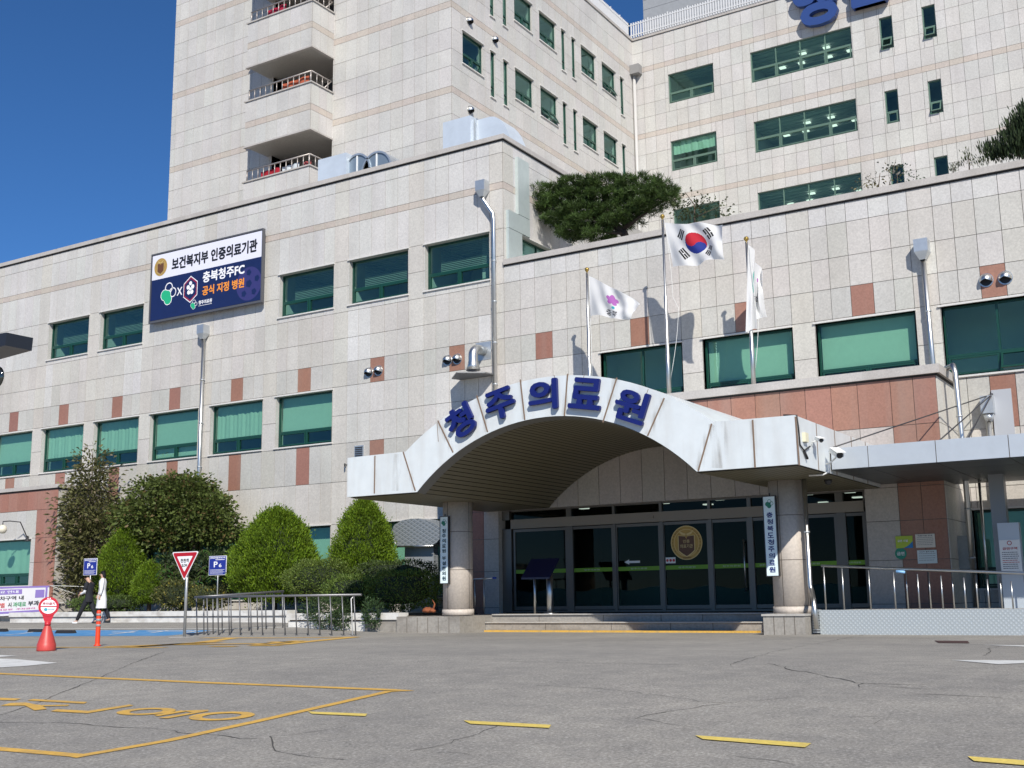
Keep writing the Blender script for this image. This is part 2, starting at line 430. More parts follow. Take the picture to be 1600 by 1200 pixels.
def drape(mb, pts, lift=.004, sub=.5):
    """lay a flat polygon strip (list of quads of xy points) on the ground"""
    for q in pts:
        q = [Vector((p[0], p[1], 0)) for p in q]
        n1 = max(1, int(max((q[1]-q[0]).length, (q[2]-q[3]).length)/sub)+1); n2 = max(1, int(max((q[3]-q[0]).length, (q[2]-q[1]).length)/sub)+1)
        vs = []
        for j in range(n2+1):
            for i in range(n1+1):
                u, v = i/n1, j/n2; p = (q[0]*(1-u)+q[1]*u)*(1-v)+(q[3]*(1-u)+q[2]*u)*v
                vs.append((p.x, p.y, G(p.x, p.y)+lift))
        mb.add(vs, [(j*(n1+1)+i, j*(n1+1)+i+1, (j+1)*(n1+1)+i+1, (j+1)*(n1+1)+i) for j in range(n2) for i in range(n1)])
def line_quads(pts, wd):
    """pts: world xy polyline -> quads of width wd with mitred joins"""
    P = [Vector((p[0], p[1])) for p in pts]; L_, R_ = [], []
    ws = wd if isinstance(wd, (list, tuple)) else [wd]*len(P)
    for i, p in enumerate(P):
        d = (P[min(i+1, len(P)-1)]-P[max(i-1, 0)]).normalized(); n = Vector((-d.y, d.x))*ws[i]/2
        L_.append(p+n); R_.append(p-n)
    return [(L_[i], L_[i+1], R_[i+1], R_[i]) for i in range(len(P)-1)]
def gp(*px): return [WG(*p) for p in px]
YEL = mat('yellow_road_paint', (.66,.39,.07), .7, noise=.14, scale=30, stain=((.22,.19,.15), .45, (7,7,7)))
YEL2 = mat('lemon_road_paint', (.74,.56,.12), .7, noise=.12, scale=30, stain=((.25,.22,.15), .35, (7,7,7)))
WRD = mat('white_road_paint', (.68,.68,.65), .7, noise=.1, scale=30, stain=((.25,.24,.22), .35, (5,5,5)))
BLU = mat('blue_road_paint', (.06,.24,.50), .7, noise=.1, scale=20, stain=((.35,.45,.55), .4, (2,2,2)))
def markings():
    mb = MB()      # parking bay outline
    drape(mb, line_quads(gp((-60,1049),(0,1053),(320,1067),(610,1078.5),(640,1080),(607,1081),(520,1101),(400,1128),(262,1158),(130,1181),(126,1183),(119,1181),(60,1176),(0,1171),(-80,1164)), .125), .006)
    tag(mb.build('bay_outline_marking', YEL, recalc=False), kind='structure')
    mb = MB()
    drape(mb, [gp((481,1113),(487,1116.5),(571,1120.3),(574,1116.5))], .009)
    drape(mb, [gp((724,1127),(735,1132.3),(858,1139),(861,1134))], .009)
    drape(mb, [gp((1086,1150.5),(1098,1156.5),(1258,1169.5),(1268,1163))], .009)
    drape(mb, [gp((1512,1183.5),(1522,1191),(1690,1205),(1700,1197))], .009)
    tag(mb.build('dashed_lane_marking', YEL2, recalc=False), kind='structure')
    mb = MB()      # lettering painted in the bay, seen from behind
    def z(x, y): return (x*.2625, 1040+y*.2625)
    def st(*pp): drape(mb, [[WG(*z(*p)) for p in pp]], .007, .3)
    def ringz(cx, cy, rx, ry, ix, iy, tilt, n=26):
        o, i_ = [], []
        for k in range(n+1):
            a = 2*math.pi*k/n
            o.append(z(cx+rx*math.cos(a), cy+ry*math.sin(a)-tilt*math.cos(a))); i_.append(z(cx+ix*math.cos(a), cy+iy*math.sin(a)-tilt*.7*math.cos(a)))
        drape(mb, [[WG(*o[k]), WG(*o[k+1]), WG(*i_[k+1]), WG(*i_[k])] for k in range(n)], .007, .4)
    ringz(1320,304,198,25,118,15,10); ringz(870,276,178,20,100,12,8)
    st((940,316),(1000,318),(1240,274),(1240,266),(1150,272)); 
    st((915,298),(940,305),(1110,276),(1080,270)); st((1080,272),(1150,283),(1240,276),(1240,266),)
    st((300,275),(340,263),(520,272),(520,287)); st((520,287),(520,273),(770,235),(795,241))
    st((160,210),(200,202),(520,220),(500,230)); st((0,242),(60,226),(150,222),(240,240)); st((205,270),(280,262),(240,236),(130,232)); st((240,245),(250,238),(415,236),(400,243))
    st((-90,205),(-90,190),(125,200),(90,210))
    st((-200,225),(-120,212),(0,222),(-60,235))
    tag(mb.build('bay_lettering_marking', YEL, recalc=False), kind='structure')
    mb = MB()      # far yellow lines, hatch and kerb line at the steps
    drape(mb, line_quads(gp((-40,1011.5),(70,1011.5),(165,1012),(260,1012)), .22), .005)
    drape(mb, line_quads(gp((165,1011),(300,1006),(370,996.5)), .34), .007)
    drape(mb, line_quads(gp((316,996.8),(430,997),(555,995.6)), .34), .006)
    drape(mb, line_quads(gp((555,995.6),(470,1004),(440,1007.5)), .34), .008)
    for a in (((195,1012),(290,1006)),((215,1011),(320,1004)),((250,1008),(420,1006)),((330,1010.5),(370,1010.5)),((400,1008),(470,1001.5)),((390,1009),(440,1009)),((280,1007),(345,1003)),((420,1003.5),(470,1003.5))):
        drape(mb, line_quads(gp(*a), .34), .010)
    tag(mb.build('yellow_kerb_marking', YEL, recalc=False), kind='structure')
    mb = MB()
    drape(mb, [gp((-60,1024),(0,1024),(26,1025.2),(0,1026.8))], .006)
    drape(mb, [gp((0,1029.5),(20,1030),(90,1036.2),(40,1041))], .006); drape(mb, [gp((-60,1032),(0,1029.5),(40,1041),(-60,1047))], .0062)
    drape(mb, [gp((1487,1032),(1600,1032.5),(1700,1033),(1560,1038.5))], .006); drape(mb, [gp((1535,1008),(1640,1009.2),(1640,1013),(1600,1010.8))], .006)
    tag(mb.build('white_arrow_marking', WRD, recalc=False), kind='structure')
    mb = MB()
    drape(mb, [gp((-40,994.5),(255,993.8),(330,985.0),(-40,985.2))], .005)
    tag(mb.build('blue_bay_marking', BLU, recalc=False), kind='structure')
    mb = MB()
    drape(mb, line_quads(gp((-40,995.2),(258,994.6),(300,989.5),(352,983.2),(470,980.5)), .1), .008)
    drape(mb, line_quads(gp((-40,983.2),(352,983.0)), .1), .009)
    for a in (((0,993),(60,986.5)),((40,988),(85,985.5)),((170,992),(215,986)),((175,988),(210,988.5)),((230,986.5),(300,986.5)),((235,989.5),(262,985.5)),((285,990),(310,985.5))):
        drape(mb, line_quads(gp(*a), .11), .010)
    tag(mb.build('white_bay_marking', WRD, recalc=False), kind='structure')
    # cracks
    mb = MB(); CR = mat('crack_filler', (.07,.065,.058), .95)
    def crack(pts, wd, jitn=.04):
        wd *= .55
        P = [WG(*p) for p in pts]; out = []
        for a, b in zip(P[:-1], P[1:]):
            n = max(2, int((b-a).length/.16))
            for k in range(n): 
                q = a.lerp(b, k/n); out.append((q.x+random.uniform(-1,1)*jitn, q.y+random.uniform(-1,1)*jitn))
        ws = [wd*random.uniform(.3, 1.3) for _ in out]
        if len(out) > 2: drape(mb, line_quads(out, ws), .0035, 2)
    crack([(258,1019),(160,1057),(60,1098),(0,1118),(-40,1130)], .030, .02)
    crack([(-20,1128),(90,1130),(210,1137),(320,1148),(415,1157)], .020)
    crack([(425,1150),(424,1160),(420,1170),(470,1180),(560,1190)], .025); crack([(424,1152),(520,1140),(570,1130)], .012)
    crack([(810,1123),(680,1168),(610,1176)], .014); crack([(660,1174),(800,1184)], .012)
    crack([(800,1034),(1140,1040),(1210,1018),(1360,990)], .020, .03)
    crack([(1205,1037),(1240,1047),(1290,1056),(1340,1067),(1400,1070),(1490,1070)], .028)
    crack([(1420,1084),(1500,1087),(1600,1092)], .030, .02); crack([(1350,1067),(1330,1078)], .02); crack([(1380,1073),(1480,1078)], .02)
    crack([(840,1071),(960,1078),(1060,1090),(1120,1099),(1180,1096)], .016); crack([(1120,1100),(990,1122),(1060,1132),(1118,1142)], .016)
    crack([(1000,1120),(1130,1100),(1280,1086)], .010); crack([(640,1024),(760,1028),(820,1033)], .012)
    crack([(1538,1025),(1550,1018),(1545,1013),(1570,1009)], .022, .03); crack([(1140,1180),(1270,1198)], .012)
    crack([(1330,1122),(1390,1120),(1360,1138)], .012); crack([(440,1092),(560,1076),(640,1082)], .010)
    tag(mb.build('ground_cracks', CR, recalc=False), kind='structure')
markings()

# =================================================================== MAIN BUILDING
YL, YB = 31.4, 29.3           # planes of the long facade and of the entrance block
XC = -19.7                    # right-hand corner of the taller left wing
P3 = 3.367
def cx(k): return -8.12-P3*k
BX0, BX1 = -20.6, -5.95
def main_building():
    B = thing('hospital_building', 'long low hospital block clad in pale granite with red squares and green windows', 'building', (-20, 31.4, 0))
    T = frameT((0, YL, 0))
    # vertical joints
    xs = set()
    for k in range(-4, 18):
        for d in (-.31, .31, -.86, .86, -1.36, 1.36): xs.add(round(cx(k)+d, 3))
    xs = sorted(x for x in xs if x > -62)
    xs = [-62.]+xs+[7.2]
    xs = sorted(set(xs+[XC]))
    # drop slivers near the corner
    xs = [x for x in xs if x == XC or abs(x-XC) > .2]
    zs = [-.05,.6,1.6,2.6,3.48,4.95,6.3,7.3,8.34,9.2,10.08,11.05,12.0,12.95,14.33,14.57,15.6,16.02]
    zr = [-.05,.6,1.6,2.6,3.48,4.95,6.3,7.3,8.34,9.2,10.08,11.05,11.62]
    holes = []; wins = []
    for k in (4,5,6,9,10): wins.append(('up', cx(k)-1.31, cx(k)+1.33, 11.28, 12.91, k))
    for k in (12, 11,10,9,8,7,6,2,1,0,-1,-2): wins.append(('mid', cx(k)-1.34, cx(k)+1.34, 6.38, 8.26, k))
    wins.append(('low', cx(8)-1.34, cx(6)+1.34, .95, 3.46, 6)); wins.append(('low', cx(5)-.6, cx(4)+1.34, .95, 3.46, 4))
    wins.append(('low', cx(-1)-1.0, cx(-1)+1.6, .95, 2.9, -1))
    holes = [w_[1:5] for w_ in wins]
    def patch(am, c0): return (-26.4 < am < -25.2 and c0 < 11.5) or (-43.6 < am < -42.5) or (-38.4 < am < -37.3) or (-20.6 < am < -19.8 and c0 < 10) or (-2.8 < am < -2.2)
    def colf(a0,a1,c0,c1):
        am, cm_ = (a0+a1)/2, (c0+c1)/2; k = round((-8.12-am)/P3); d = am-cx(k)
        if abs(c0-8.34) < .02 or abs(c0-4.95) < .02:
            if abs(d) < .2 and a0 > -60 and not (XC-.5 < am < XC+.5 and False): return jit((.30,.150,.108), .07)
            return jit((.48,.465,.43), .045) if abs(d) < 1.36 else jit((.50,.47,.42), .05)
        if abs(c0-14.33) < .02: return jit((.49,.43,.375), .04)
        if 1.36 < abs(d): return jit((.54,.515,.47), .04)
        if c0 > 11: return jit((.55,.535,.51), .04)
        if c0 > 9.1: return jit((.60,.585,.56), .03) if (patch(am, c0) and abs(d) > .3) else jit((.515,.488,.45), .055)
        if c0 > 6: return jit((.56,.54,.505), .04)
        return jit((.525,.497,.455), .045)
    mb = MB()
    left = [x for x in xs if x <= XC]; right = [x for x in xs if x >= XC]
    clad(mb, T, left, zs, holes, colf)
    hid = lambda a0,a1,c0,c1: not (a0 > BX0+.3 and a1 < BX1-.3 and c1 < 5.9)
    clad(mb, T, right, zr, [h for h in holes if h[1] > XC], colf, keep=hid)
    # return face of the taller wing above the lower roof
    T2 = frameT((XC, YL, 0), (0,1,0), (1,0,0))
    sh = [(1.0, 3.7, 12.0, 12.95)]
    clad(mb, T2, [0,.62,1.24,1.86,2.48,3.1,3.72,4.34,4.96,5.6], [11.4,12.95,14.33,14.57,15.6,16.02], sh, colf)
    mb.col = (.40,.38,.35)
    # the bulk behind the cladding
    mb.box(-62, XC-.001, YL+4.6, YL+16, -.05, 15.6); mb.quad((-62,YL,15.7),(XC,YL,15.7),(XC,YL+16,15.7),(-62,YL+16,15.7))
    mb.quad((XC,YL,11.35),(7.2,YL,11.35),(7.2,53,11.35),(XC,53,11.35))
    mb.quad((7.2,YL,0),(7.2,53,0),(7.2,53,11.6),(7.2,YL,11.6)); mb.quad((-62,YL,0),(-62,YL+16,0),(-62,YL+16,15.7),(-62,YL,15.7))
    mb.quad((XC,YL+5.6,11.3),(XC,YL+16,11.3),(XC,YL+16,15.7),(XC,YL+5.6,15.7))
    mb.quad((-62,YL+.05,-.05),(7.2,YL+.05,-.05),(7.2,YL+4,-.05),(-62,YL+4,-.05))
    mb.build('granite_wall', STONE, B, recalc=False)
    cp = MB(); DK = mat('cap_shadow_joint', (.03,.028,.026), .9)
    cp.box(-62,XC+.10,YL-.10,YL+.45,16.06,16.22); cp.box(XC-.35,XC+.10,YL+.45,YL+5.6,16.06,16.22)
    cp.box(XC+.02,7.2,YL-.10,YL+.45,11.66,11.84)
    cp.mi = 1; cp.box(-62,XC+.05,YL-.05,YL+.3,16.01,16.06); cp.box(XC-.3,XC+.05,YL+.3,YL+5.6,16.01,16.06); cp.box(XC+.02,7.2,YL-.05,YL+.3,11.61,11.66)
    cp.box(XC+.02,7.2,YL+.3,YL+.4,11.3,11.66)
    cp.build('parapet_cap', [CAP, DK], B)
    for kind, a0, a1, c0, c1, k in wins:
        if kind == 'up': window(B, T, a0, a1, c0, c1, .36, 2, 1, set_=.16, venetian=True)
        elif kind == 'mid':
            if k in (-1,-2): window(B, T, a0-.02, a1, c0, c1, .30, 2, 2, set_=.14, open_=(1,) if k == -1 else (), blind=None, depth=1.6, slats=False)
            elif k == 2: window(B, T, a0, a1, c0, c1, .30, 2, 2, set_=.14, depth=1.4, slats=False)
            elif k in (0, 1, 8, 6): window(B, T, a0, a1, c0, c1, .30, 2, 1, blind=(k == 8, .0))
            else: window(B, T, a0, a1, c0, c1, .30, 2, 1, blind=(False, .0), blindcol='curtain' if k in (7, 9, 10) else None)
        else: window(B, T, a0, a1, c0, c1, .25, 4, 2, blind=(True, 0), set_=.2)
    window(B, T2, 1.0, 3.7, 12.0, 12.95, 0, 1, 2, set_=.12, depth=1.)
    # entrance block -------------------------------------------------
    mb = MB(); TB = frameT((0, YB, 0)); PK = (.31,.155,.11)
    gx0, gx1, gz = -18.67, -7.87, 3.42
    bx = [BX0]+[BX0+.75,-19.2,-18.67]+[-18.67+.675*i for i in range(1,16)]+[-7.87,-7.05,-6.5,BX1]
    bz = [-.05,.6,1.65,2.6,3.42,4.93,6.10]
    def colb(a0,a1,c0,c1):
        if c0 > 4.9: return jit(PK, .06, .008)
        if a1 <= -19.15 or a0 >= -7.1: return jit(PK, .06, .008)
        return jit((.47,.43,.39), .04)
    clad(mb, TB, bx, bz, [(gx0,gx1,.4,gz)], colb, reveal=.35)
    TS = frameT((BX1, YB, 0), (0,1,0), (1,0,0))
    clad(mb, TS, [0,.55,1.1,1.6,2.1], bz, [], lambda *a: jit((.55,.53,.48), .03))
    TW = frameT((BX0, YL, 0), (0,-1,0), (-1,0,0))
    clad(mb, TW, [0,.55,1.1,1.6,2.1], bz, [], lambda *a: jit((.50,.47,.43), .03))
    mb.col = (.4,.38,.35); mb.quad((BX0,YB,6.08),(BX1,YB,6.08),(BX1,YL,6.08),(BX0,YL,6.08))
    mb.build('entrance_block_wall', STONE, B, recalc=False)
    cp = MB(); cp.box(BX0-.10,BX1+.12,YB-.12,YL-.002,6.14,6.36); cp.mi = 1; cp.box(BX0-.04,BX1+.05,YB-.05,YL-.002,6.09,6.14)
    cp.build('entrance_block_cap', [CAP, DK], B)
    # left-hand block with a pink stone surround
    mb = MB(); LX = -39.05
    lx = [-52]+[LX-.62*i for i in range(20,0,-1)]+[LX]; lx = sorted(set(lx)); lz = [-.05,.55,1.5,2.5,3.45,4.55,5.33]
    def coll(a0,a1,c0,c1):
        if c0 > 4.5 or a0 > LX-1.3: return jit((.33,.155,.115), .06, .008)
        return jit((.52,.50,.47), .03)
    lh = [(-46.2,-40.55,1.62,3.42)]
    clad(mb, TB, lx, lz, lh, coll)
    clad(mb, frameT((LX, YB, 0), (0,1,0), (1,0,0)), [0,.7,1.4,2.1], lz, [], lambda *a: jit((.47,.44,.40), .03))
    mb.col = (.4,.38,.35); mb.quad((-52,YB,5.3),(LX,YB,5.3),(LX,YL,5.3),(-52,YL,5.3))
    mb.build('side_block_wall', STONE, B, recalc=False)
    cp = MB(); cp.box(-52,LX+.1,YB-.1,YL-.002,5.36,5.5); cp.mi = 1; cp.box(-52,LX+.04,YB-.04,YL-.002,5.31,5.36)
    cp.build('side_block_cap', [CAP, DK], B)
    window(B, TB, -46.2,-40.55,1.62,3.42,.25,6,2, blind=(False,0), blindcol='curtain', set_=.14, roomk=True, depth=1.2)
    # lobby glazing -----------------------------------------------------
    FR = mat('bronze_door_frame', (.15,.14,.125), .4, .5); HD = mat('beige_door_header', (.27,.235,.19), .5, .1)
    g0 = YB+.22
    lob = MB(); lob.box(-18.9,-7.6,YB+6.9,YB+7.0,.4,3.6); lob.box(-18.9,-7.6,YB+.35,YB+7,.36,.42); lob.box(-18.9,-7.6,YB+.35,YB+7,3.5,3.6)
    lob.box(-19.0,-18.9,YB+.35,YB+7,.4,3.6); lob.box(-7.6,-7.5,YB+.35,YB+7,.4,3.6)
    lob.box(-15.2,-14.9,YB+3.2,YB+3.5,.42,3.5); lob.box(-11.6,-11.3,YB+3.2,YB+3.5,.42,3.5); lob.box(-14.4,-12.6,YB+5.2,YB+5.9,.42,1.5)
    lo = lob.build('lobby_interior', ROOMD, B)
    for (lx_, ly_) in ((-16.6,1.5),(-13.9,1.3),(-13.1,2.6),(-12.2,1.2),(-11.1,2.6),(-9.7,1.2),(-8.6,1.3),(-8.1,2.2),(-8.9,3.1),(-10.2,4.2),(-8.4,4.5)):
        l = MB(); l.box(lx_-.13,lx_+.13,YB+ly_-.09,YB+ly_+.09,3.46,3.49); l.build('lobby_downlight', LAMP, lo)
    hd = MB(); hd.box(-18.35,-7.95,g0-.09,g0+.12,2.88,3.15); hd.box(-13.9,-13.7,g0-.12,g0-.09,2.98,3.05); hd.build('door_header', HD, B)
    posts = [(-18.67,.32,0),(-16.38,.2,0),(-14.95,.09,0),(-13.5,.10,0),(-12.08,.10,0),(-10.95,.13,0),(-10.2,.07,0),(-8.55,.24,0),(-7.92,.09,0)]
    fr = MB()
    for (x,wd,_) in posts:
        x0 = x if x == -18.67 else x-wd/2; fr.box(x0,x0+wd,g0-.06,g0+.08,.45,2.88); fr.box(x0,x0+wd*.8,g0-.06,g0+.08,3.15,3.42)
    fr.box(-18.35,-7.9,g0-.05,g0+.07,.45,.50); fr.box(-18.35,-7.9,g0-.05,g0+.07,3.38,3.42)
    fr.build('glazing_frame', FR, B)
    edges = [-18.35,-16.48,-14.99,-13.55,-12.13,-11.0,-10.23,-8.67,-7.96]
    FILM = mat('green_safety_stripe', (.17,.36,.02), .5); FILMB = glass('frosted_film', (.10,.24,.25), .03, .35, (.15,.35,.35))
    LFILM = mat('pale_stripe_lettering', (.55,.62,.45), .6)
    for i in range(len(edges)-1):
        a0, a1 = edges[i]+.06, edges[i+1]
        df = MB(TB); b = -.22
        f_ = .06
        df.box(a0,a0+f_,b-.03,b+.03,.52,2.86); df.box(a1-f_,a1,b-.03,b+.03,.52,2.86); df.box(a0+f_,a1-f_,b-.03,b+.03,.52,.62); df.box(a0+f_,a1-f_,b-.03,b+.03,2.78,2.86)
        nm = 'glass_door' if i in (2,3,5,6) else 'glass_panel'
        d = df.build(nm, FR, B)
        gl = MB(TB); gl.quad((a0,b,.55),(a1,b,.55),(a1,b,2.84),(a0,b,2.84)); gl.quad((a0,b,3.15),(a1,b,3.15),(a1,b,3.40),(a0,b,3.40)); gl.build('door_glass', GLASSD, d, recalc=False)
        s_ = MB(TB); s_.box(a0+f_,a1-f_,b+.006,b+.01,1.57,1.68); s_.build('safety_stripe', FILM, d)
        s_ = MB(TB); put_text(s_, '청주의료원', (a0+a1)/2, 1.625, .045, min(.5,(a1-a0)*.5), b+.014, .01); s_.build('stripe_lettering', LFILM, d, recalc=False)
        n = 14; fb = MB(TB); vs = []
        for q in range(n+1):
            x = a0+f_+(a1-a0-2*f_)*q/n; vs += [(x,b+.004,.62),(x,b+.004,1.08+.05*math.sin(x*4))]
        fb.add(vs, [(2*q,2*q+2,2*q+3,2*q+1) for q in range(n)]); fb.build('frosted_film', FILMB, d, recalc=False)
        if i == 4:
            h_ = MB(TB); h_.tube([(a1-.14,b+.09,.95),(a1-.14,b+.09,2.3)], .018); h_.tube([(a1-.14,b,1.0),(a1-.14,b+.09,1.0)], .012); h_.tube([(a1-.14,b,2.25),(a1-.14,b+.09,2.25)], .012); h_.build('door_handle', STEEL, d)
    # thin sun-struck inner blind at the transom and sign things on the glass
    st = MB(TB); st.box(-14.55,-14.2,-.212,-.208,1.78,1.84); poly(st, [(-14.68,1.81),(-14.53,1.88),(-14.53,1.74)], -.21)
    st.build('arrow_sticker', WPAINT, B)
    return B
main_building()
def seal(T, ca, cc, r, b, parent, writing=True):
    GOLD = mat('gold_seal', (.50,.30,.07), .45, .25, noise=.1, scale=6); BR = mat('bronze_seal', (.13,.055,.025), .5); GL = mat('pale_gold', (.70,.52,.22), .45, .2)
    m = MB(T); disc(m, ca, cc, r, b, 40); m.mi = 2; disc(m, ca, cc, r*1.0, b+.003, 40, ring=r*.95); disc(m, ca, cc, r*.80, b+.003, 40, ring=r*.77)
    sh = [(-.5,.42),(-.08,.38),(0,.22),(.08,.38),(.5,.42),(.5,-.45),(.3,-.62),(0,-.8),(-.3,-.62),(-.5,-.45)]
    m.mi = 2; poly(m, [(ca+x*r*1.08, cc+z_*r*1.06) for x, z_ in sh], b+.005)
    m.mi = 1; poly(m, [(ca+x*r*.98, cc+z_*r*.98) for x, z_ in sh], b+.008)
    m.mi = 2
    for sx in (-1, 1):
        poly(m, [(ca+sx*x*r, cc+z_*r) for x, z_ in ((.05,.42),(.3,.48),(.42,.62),(.45,.78),(.36,.66),(.2,.58),(.02,.52))], b+.010)
    if writing:
        put_text(m, '인증', ca, cc+r*.08, r*.2, r*.42, b+.012, .01); put_text(m, '의료기관', ca, cc-r*.2, r*.22, r*.8, b+.012, .01)
        m.mi = 1
        put_text(m, '보건복지부', ca, cc-r*.88, r*.11, r*.5, b+.012, .01)
        for k in range(9):
            for sx in (-1, 1):
                a = rad(-35+12*k); disc(m, ca+sx*r*.875*math.cos(a), cc+r*.875*math.sin(a), r*.03, b+.012, 6)
    return m.build('gold_seal', [GOLD, BR, GL], parent, recalc=False)
o = seal(frameT((0, YB+.22, 0)), -12.79, 2.28, .46, .012, None)
tag(o, 'round gold seal with a brown shield stuck on the entrance glass', 'seal')
m = MB(frameT((0, YB+.22, 0))); m.box(-13.42,-13.13,.012,.016,1.74,1.90); m.mi = 1
for k in range(3): disc(m, -13.37+.095*k, 1.82, .038, .018, 14)
tag(m.build('door_notice', [WPAINT, mat('notice_red', (.55,.04,.05), .5)]), 'small white notice with three red symbols on the glass door', 'notice')

# =================================================================== WARD TOWER
TX, TY, T2Y = -24.95, 36.0, 52.95
def tower():
    B = thing('ward_tower', 'tall pale granite ward tower with thin pink bands rising behind the low block', 'building', (-33, 36, 0))
    zs = [10.0]
    for f in range(0, 8):
        b = 13.7+3.7*f
        zs += [b-.28, b, b+.87, b+1.62, b+2.52]
    zs = sorted(set(round(z, 3) for z in zs)); zs = [z for z in zs if z < 30.0]+[30.12]
    zsf = [z for z in zs]
    zs_hi = sorted(set([z for z in zs if z < 30]+[30.12])) + [30.99, 31.9, 32.2-.28+.0, 32.2, 33.1, 34.0, 35.0, 36.0]
    zs_hi = sorted(set(zs_hi))
    def colf(a0,a1,c0,c1):
        if abs(c1-c0-.28) < .03: return jit((.50,.44,.385), .04)
        return jit((.53,.512,.482), .045)
    mb = MB(); X0 = -41.17
    bx0, bx1, by = -34.9, -31.16, 34.6
    xs = list(np.arange(TX, X0, -.612))[::-1]; xs = [X0]+[float(x) for x in xs if x > X0+.2]; xs[-1] = TX
    T = frameT((0, TY, 0))
    opens = []
    for f in (-1, 0, 1, 2):
        opens.append((bx0+.25, bx1-.001, 22.3+3.7*f, 23.98+3.7*f))
    clad(mb, T, xs, zs, opens, colf, reveal=1.4)
    # right-hand side of the tower
    ys = [TY+.612*i for i in range(28)]+[T2Y]; ys = [y-TY for y in ys if y <= T2Y]
    TSd = frameT((TX, TY, 0), (0,1,0), (1,0,0)); sh = []
    wpos = [(36.76,38.28),(40.86,42.38),(43.05,44.58),(47.08,48.58),(49.28,50.76)]
    spos = [(38.87,39.2),(39.9,40.24),(45.12,45.46),(46.13,46.46),(51.33,51.7)]
    for f in (0, 1):
        for (a, b_) in wpos: sh.append((a-TY, b_-TY, 22.38+3.7*f, 23.8+3.7*f))
        for (a, b_) in spos: sh.append((a-TY, b_-TY, 21.72+3.7*f, 23.8+3.7*f))
    clad(mb, TSd, ys, zs, sh, colf)
    # second front, further back
    TF = frameT((0, T2Y, 0)); fx = [TX+.612*i for i in range(60)]
    fh = []
    for f in (-1, 0, 1):
        z0, z1 = 22.4+3.7*f, 24.02+3.7*f
        fh += [(-22.93,-20.42,z0,z1), (-18.43,-13.36,z0,z1), (-12.02,-11.42,z0,z1), (-10.06,-9.47,z0,z1)]
    clad(mb, TF, fx, zs, fh, colf)
    # bay of balconies
    TBy = frameT((0, by, 0)); TBs = frameT((bx1, by, 0), (0,1,0), (1,0,0))
    bxs = [bx0+(bx1-bx0)/6*i for i in range(7)]; bys = [0,.5,1.0,1.4]
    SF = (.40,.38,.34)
    for f in (-2, -1, 0, 1, 2):
        p1 = 22.3+3.7*f; p0 = 20.27+3.7*f; bnd = 21.1+3.7*f
        z_ = [p0, bnd, bnd+.28, p1]
        clad(mb, TBy, bxs, z_, [], colf); clad(mb, TBs, bys, z_, [], colf)
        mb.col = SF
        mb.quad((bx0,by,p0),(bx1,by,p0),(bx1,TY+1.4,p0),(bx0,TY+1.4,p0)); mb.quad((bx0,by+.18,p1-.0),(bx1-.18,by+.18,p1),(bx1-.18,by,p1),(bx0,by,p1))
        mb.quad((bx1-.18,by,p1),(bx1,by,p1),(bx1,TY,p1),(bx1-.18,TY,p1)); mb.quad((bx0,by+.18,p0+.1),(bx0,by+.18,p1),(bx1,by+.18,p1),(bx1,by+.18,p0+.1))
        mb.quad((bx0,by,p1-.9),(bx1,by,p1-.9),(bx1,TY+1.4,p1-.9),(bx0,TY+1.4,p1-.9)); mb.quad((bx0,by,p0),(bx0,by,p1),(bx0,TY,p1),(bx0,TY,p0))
    mb.col = (.36,.35,.33)
    mb.box(bx0-.1,bx1+.1,TY+1.4,TY+1.5,12,30.1); mb.box(bx0-.1,bx0+.25,TY+.02,TY+1.4,12,30.1)
    mb.col = (.44,.42,.39)
    # roof and hidden sides
    mb.quad((X0,TY,10),(X0,T2Y,10),(X0,T2Y,30.1),(X0,TY,30.1)); mb.quad((X0,TY,30.0),(TX,TY,30.0),(TX,T2Y,30.0),(X0,T2Y,30.0))
    mb.box(X0,fx[-1],T2Y+4,T2Y+16,10,30.05); mb.quad((X0,T2Y,30.0),(fx[-1],T2Y,30.0),(fx[-1],T2Y+4,30.0),(X0,T2Y+4,30.0))
    mb.build('granite_wall', STONE, B, recalc=False)
    # bases hidden behind the roof-top plant stay out of view; cap stones
    for bb in ((X0-.05,TX+.08,TY-.08,TY+.3,30.14,30.28), (TX-.3,TX+.08,TY+.3,T2Y-.08,30.14,30.28), (TX-.3,fx[-1],T2Y-.08,T2Y+.3,30.14,30.28)):
        cp = MB(); cp.box(*bb); cp.build('coping', CAP, B)
    for f in (-2,-1,0,1):
        p1 = 22.3+3.7*f
        cp = MB(); cp.prism([(bx0-.06,by-.07),(bx1+.07,by-.07),(bx1+.07,TY-.02),(bx1-.2,TY-.02),(bx1-.2,by+.2),(bx0-.06,by+.2)], p1+.002, p1+.06, 'z'); cp.build('balcony_coping', CAP, B)
        p0 = 20.27+3.7*(f+1); cp = MB(); cp.prism([(bx0-.05,by-.05),(bx1+.05,by-.05),(bx1+.05,TY-.02),(bx1-.12,TY-.02),(bx1-.12,by+.12),(bx0-.05,by+.12)], p0-.07, p0-.002, 'z'); cp.build('balcony_drip_edge', CAP, B)
    for f in (0, 1):
        for i, (a, b_) in enumerate(wpos):
            window(B, TSd, a-TY, b_-TY, 22.38+3.7*f, 23.8+3.7*f, .36, 2, 1, set_=.06, fw=.05,
                   open_=(0,1) if (f, i) in ((0,2),(1,4)) else (), depth=1.8, slats=False)
        for (a, b_) in spos: window(B, TSd, a-TY, b_-TY, 21.72+3.7*f, 23.8+3.7*f, .25, 1, 1, set_=.03, fw=.04, depth=1.2, slats=False, sl=False)
